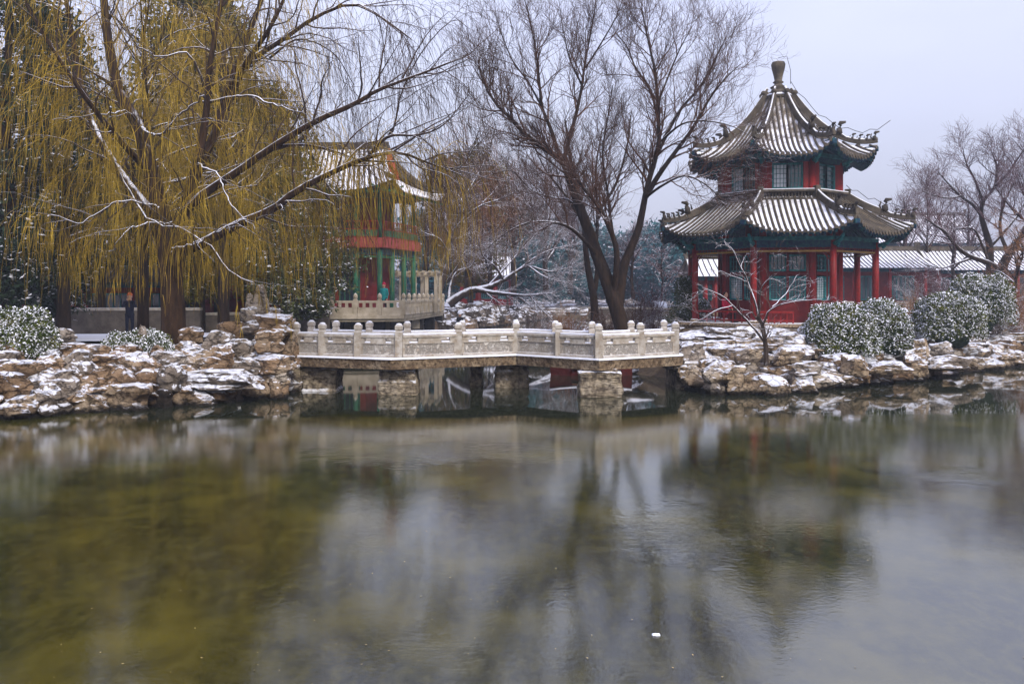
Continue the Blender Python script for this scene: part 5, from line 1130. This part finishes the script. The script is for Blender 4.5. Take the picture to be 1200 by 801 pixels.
# upright scholar stones on the headland
for (x, y0, y1, wpx, lab, sd_) in ((293, 345, 366, 10, 'slender upright scholar stone on the headland, the left of the pair', 701), (305, 338, 368, 17, 'tall pointed scholar stone crowning the headland', 702), (167, 384, 412, 12, 'leaning snow-plastered stone at the willow foot', 703), (75, 386, 402, 24, 'arched snowy stone on the left bank beside the big bush', 704)):
    Y = 23.7 if x > 200 else 22; c = P(x, (y0+y1)/2, Y); V, F = cubegrid(8); V = V/(np.sum(np.abs(V)**3, -1, keepdims=True))**(1/3); V = V*(1+.22*fbm(V*1.4+sd_, sd_, 3))[:, None]; V[:, :2] *= (1-.38*V[:, 2:3])
    V *= np.array([wpx/1000*Y/2, wpx/1000*Y/2.6, (y1-y0)/1000*Y/2*1.1]); o = link('scholar_stone', npmesh('stone', V, F), M['rock_c']); o.location = tuple(c); tag(o, lab, 'stone')
# moored boat
bo = thing('moored_boat', 'small dark red wooden boat moored under the bridge', 'boat', (2.6, 28.4, -.1))
secs = []
for i in range(9):
    u = i/8; x = -1.35+2.7*u; wd = .55*min(1, .25+1.6*u) if u < .5 else .55*min(1, .45+1.4*(1-u)); top = .42+.12*abs(2*u-1)**2; bot = -.08+.28*max(0, .22-u)*3
    secs.append([(x, -wd, top), (x+.04, -wd*.72, bot), (x+.04, wd*.72, bot), (x, wd, top), (x, wd-.05, top), (x+.04, wd*.66, bot+.07), (x+.04, -wd*.66, bot+.07), (x, -wd+.05, top)])
V = [p for s_ in secs for p in s_]; F = [(i*8+j, i*8+(j+1) % 8, (i+1)*8+(j+1) % 8, (i+1)*8+j) for i in range(8) for j in range(8)]+[tuple(range(8)), tuple(range(71, 63, -1))]
MB().add(V, F).build('hull', M['boat'], bo); sn = MB()
for s_ in (0, 3): sn.tube([Vector(secs[i][s_])+Vector((0, 0, .02)) for i in range(9)], .035, 5)
sn.build('snowy_gunwale', M['snow'], bo)
for x in (-.5, .45): MB().box((x, 0, .36), (.25, .95, .04)).build('thwart', M['wood'], bo)
# floating chip of ice
V, F = cubegrid(4); V = V/(np.sum(np.abs(V)**4, -1, keepdims=True))**.25*np.array([.03, .022, .006])*(1+.2*fbm(V*2, 3)[:, None]); c = P(769, 744, 2670/(744-HZ))
o = link('ice_chip', npmesh('ice_chip', V, F), M['snow']); o.location = (c[0], c[1], .006); tag(o, 'single small white chip lying on the near water', 'ice chip')
# leaf litter on the water
rg = np.random.default_rng(77); n_ = 380; yy = 5.8+13*rg.uniform(0, 1, n_)**1.3; xx = (rg.uniform(-.62, .62, n_))*yy; k = rg.uniform(0, 1, n_) < np.where(xx < 1, 1, .35)
c = np.stack([xx, yy, np.full(n_, .006)], -1)[k]; n_ = len(c); a = rg.uniform(0, 2*pi, n_); s_ = rg.uniform(.003, .012, n_)[:, None]
d1 = np.stack([np.cos(a), np.sin(a), rg.normal(size=n_)*.1], -1)*s_; d2 = np.stack([-np.sin(a), np.cos(a), rg.normal(size=n_)*.1], -1)*s_*.45
tag(link('leaf_litter', npmesh('leaf_litter', np.stack([c-d1, c-d2, c+d1, c+d2], 1).reshape(-1, 3), np.arange(n_*4).reshape(-1, 4)), mat('straw_leaves', [(.3, (.25, .17, .06)), (.7, (.4, .3, .14))], 9, .8)), kind='stuff')
# distant woods closing the horizon
rg = np.random.default_rng(78); n_ = 5200; xx = rg.uniform(-190, 190, n_); yy = rg.uniform(128, 160, n_); hh = (6+5*vnoise(np.stack([xx*.06, yy*.02, 0*xx], -1), 4)+2*vnoise(np.stack([xx*.3, yy*.02, 0*xx], -1), 6)); zz = 1+hh*rg.uniform(0, 1, n_)**.8
tag(leafmesh('distant_woods', leaves(np.stack([xx, yy, zz], -1), .5, rg, 26, .9, .2, .4), mat('distant_wood_foliage', [(.3, (.04, .05, .045)), (.7, (.10, .09, .075))], .08, .9), None), kind='stuff')

# ------------------------------------------------------------------ people
def capsules(mb, chain, n=8):
    mb.tube([c[:3] for c in chain], [c[3] for c in chain], n)
    for c in (chain[0], chain[-1]): mb.lathe((c[0], c[1], c[2]), [(c[3]*cos(a), c[3]*sin(a)) for a in np.linspace(-pi/2*.98, pi/2*.98, 6)], n)
def fused(name, mb, mt, parent, vox):
    o = mb.build(name, mt, parent); r_ = o.modifiers.new('fuse', 'REMESH'); r_.mode = 'VOXEL'; r_.voxel_size = vox; r_.use_smooth_shade = True
    s_ = o.modifiers.new('soft', 'SMOOTH'); s_.factor = .5; s_.iterations = 3; return o
def person(pos, rz, label, coat, legs, hat, pose, h=1.7, hatname='hat'):
    o = thing('person', label, 'person', pos, rz); k = h/1.7; S_ = lambda *c: tuple(v*k for v in c)
    body = MB(); head = (0, .02, 1.56)
    ft = 1 if pose != 'sit' else 0
    hips = [(-.09, 0, .88), (.09, 0, .88)]
    if pose == 'sit': hz_, dz = .48, -.40
    else: dz = 0
    def q(x, y, z, r_): return S_(x, y, z+dz)+(r_*k,)
    capsules(body, [q(0, 0, 1.36, .055), q(0, .01, 1.46, .052), q(0, .02, 1.53, .06)]); capsules(body, [q(0, .02, 1.53, .075), q(0, .03, 1.6, .09), q(0, .025, 1.63, .08)], 12)
    body.tube([S_(0, .11, 1.585+dz), S_(0, .145, 1.56+dz)], [.012*k, .018*k], 6)
    for s_ in (-1, 1): body.box(S_(s_*.092, .01, 1.575+dz), S_(.015, .03, .055), 0, .004)
    # torso, legs, arms
    tor = [q(0, 0, .86, .14), q(0, 0, 1.0, .145), q(0, 0, 1.18, .155), q(0, 0, 1.32, .15), q(0, 0, 1.4, .07)]
    capsules(body, [(a, b, c, r_*.85) for a, b, c, r_ in tor], 10)
    coat_mb = MB(); capsules(coat_mb, [(a, b, c, r_*1.08) for a, b, c, r_ in tor], 12)
    for s_ in (-1, 1):
        capsules(coat_mb, [q(s_*.06, 0, 1.33, .12), q(s_*.15, 0, 1.33, .085)], 8)
    if pose == 'photo': arms = [[(s_*.19, 0, 1.36), (s_*.24, .12, 1.18), (s_*.08, .28, 1.42)] for s_ in (-1, 1)]
    elif pose == 'sit': arms = [[(s_*.19, 0, 1.36), (s_*.23, .05, 1.1), (s_*.12, .26, .98)] for s_ in (-1, 1)]
    else: arms = [[(s_*.19, 0, 1.36), (s_*.23, -.02, 1.1), (s_*.22, .06, .87)] for s_ in (-1, 1)]
    for s_, (a, b, c) in zip((-1, 1), arms):
        ch_ = [q(*a, .062), q(*b, .05), q(*c, .04)]; capsules(coat_mb, ch_, 8); capsules(body, [(x, y, z, r_*.7) for x, y, z, r_ in ch_], 8)
        d = (np.array(c)-np.array(b)); d /= np.linalg.norm(d); c = np.array(c); palm = c+d*.06; capsules(body, [q(*c, .028), q(*palm, .036)], 8)
        side = unit(np.cross(d, [0, 1, .3])[None])[0]
        for i, fl_ in enumerate((.065, .078, .074, .058)):
            f0 = palm+side*(i-1.5)*.021+d*.02; f1 = f0+d*fl_*.55; f2 = f1+d*fl_*.35+np.array([0, -.012, -.018]); body.tube([S_(*(f0+[0, 0, dz])), S_(*(f1+[0, 0, dz])), S_(*(f2+[0, 0, dz]))], [.0095*k, .009*k, .0075*k], 6)
        th = palm-side*.035*s_-d*.02; body.tube([S_(*(th+[0, 0, dz])), S_(*(th-side*.03*s_+d*.04+[0, 0, dz]))], [.011*k, .009*k], 6)
    leg_mb = MB(); shoe = MB()
    for s_ in (-1, 1):
        if pose == 'sit': lp_ = [(s_*.1, 0, .88, .09), (s_*.11, .42, .90, .068), (s_*.11, .43, .55, .05), (s_*.11, .44, .48, .045)]
        else: lp_ = [(s_*.085, 0, .88, .095), (s_*.1, .01, .5, .066), (s_*.1, 0+(.08*s_ if pose == 'walk' else 0), .1, .05)]
        lq = [q(*v) for v in lp_]; capsules(leg_mb, lq, 8); capsules(body, [(x, y, z, r_*.8) for x, y, z, r_ in lq], 8)
        fx, fy, fz, _ = lp_[-1]; fz = .045-dz if pose == 'sit' else .045; capsules(shoe, [q(fx, fy-.03, fz, .045), q(fx, fy+.08, fz, .045), q(fx, fy+.15, fz-.008, .035)], 8)
        if pose == 'sit': capsules(leg_mb, [q(fx, fy, .5, .046), q(fx, fy, fz+.05, .042)], 8)
    fused('body', body, M['skin'], o, .011*k); fused('coat', coat_mb, M[coat], o, .016*k); fused('trousers', leg_mb, M[legs], o, .016*k); fused('shoes', shoe, M['black_cloth'], o, .014*k)
    hr = MB(); capsules(hr, [q(0, -.005, 1.6, .098), q(0, -.01, 1.64, .092)], 12); fused('hair', hr, M['hair'], o, .014*k)
    if hat:
        ht = MB(); capsules(ht, [q(0, .0, 1.645, .105), q(0, 0, 1.68, .085)], 12); ht.lathe(S_(0, .0, 1.62+dz), [(.108*k, 0), (.112*k, .02*k), (.11*k, .05*k)], 14); fused(hatname, ht, M[hat], o, .014*k)
    return o
q = P(152, 395, 34.5); person((q[0], q[1], .99), R(200), 'person in dark coat and orange hat standing on the snowy path', 'navy', 'navy', 'orange', 'photo', 1.72)
q = P(450, 371, 45.2); person((q[0], q[1], 1.61), R(160), 'person in teal jacket and red hat behind the terrace balustrade', 'teal_cloth', 'black_cloth', 'crimson', 'stand', 1.66)
q = P(539, 345, 60); person((q[0], q[1], gh(q[0], q[1])), R(170), 'distant person in black coat and white hat by the far bank', 'black_cloth', 'black_cloth', 'white_cloth', 'walk', 1.68)
c = oc(RC-.6, 6.45, FL); person((PX+c.x, PY+c.y, FL), R(215), 'person in crimson coat sitting on the pavilion bench rail', 'crimson', 'black_cloth', None, 'sit', 1.66)

# ------------------------------------------------------------------ winter haze
hz = MB(); hz.box((0, 250, 8.5), (1900, 1200, 21)); ho = hz.build('haze', None)
m = bpy.data.materials.new('haze_air'); m.use_nodes = True; t = m.node_tree; t.nodes.clear(); o_ = t.nodes.new('ShaderNodeOutputMaterial'); v_ = t.nodes.new('ShaderNodeVolumePrincipled')
v_.inputs['Color'].default_value = (.80, .86, 1, 1); v_.inputs['Density'].default_value = .0011; v_.inputs['Anisotropy'].default_value = .2; t.links.new(v_.outputs[0], o_.inputs['Volume']); ho.data.materials.clear(); ho.data.materials.append(m)
tag(ho, kind='stuff')
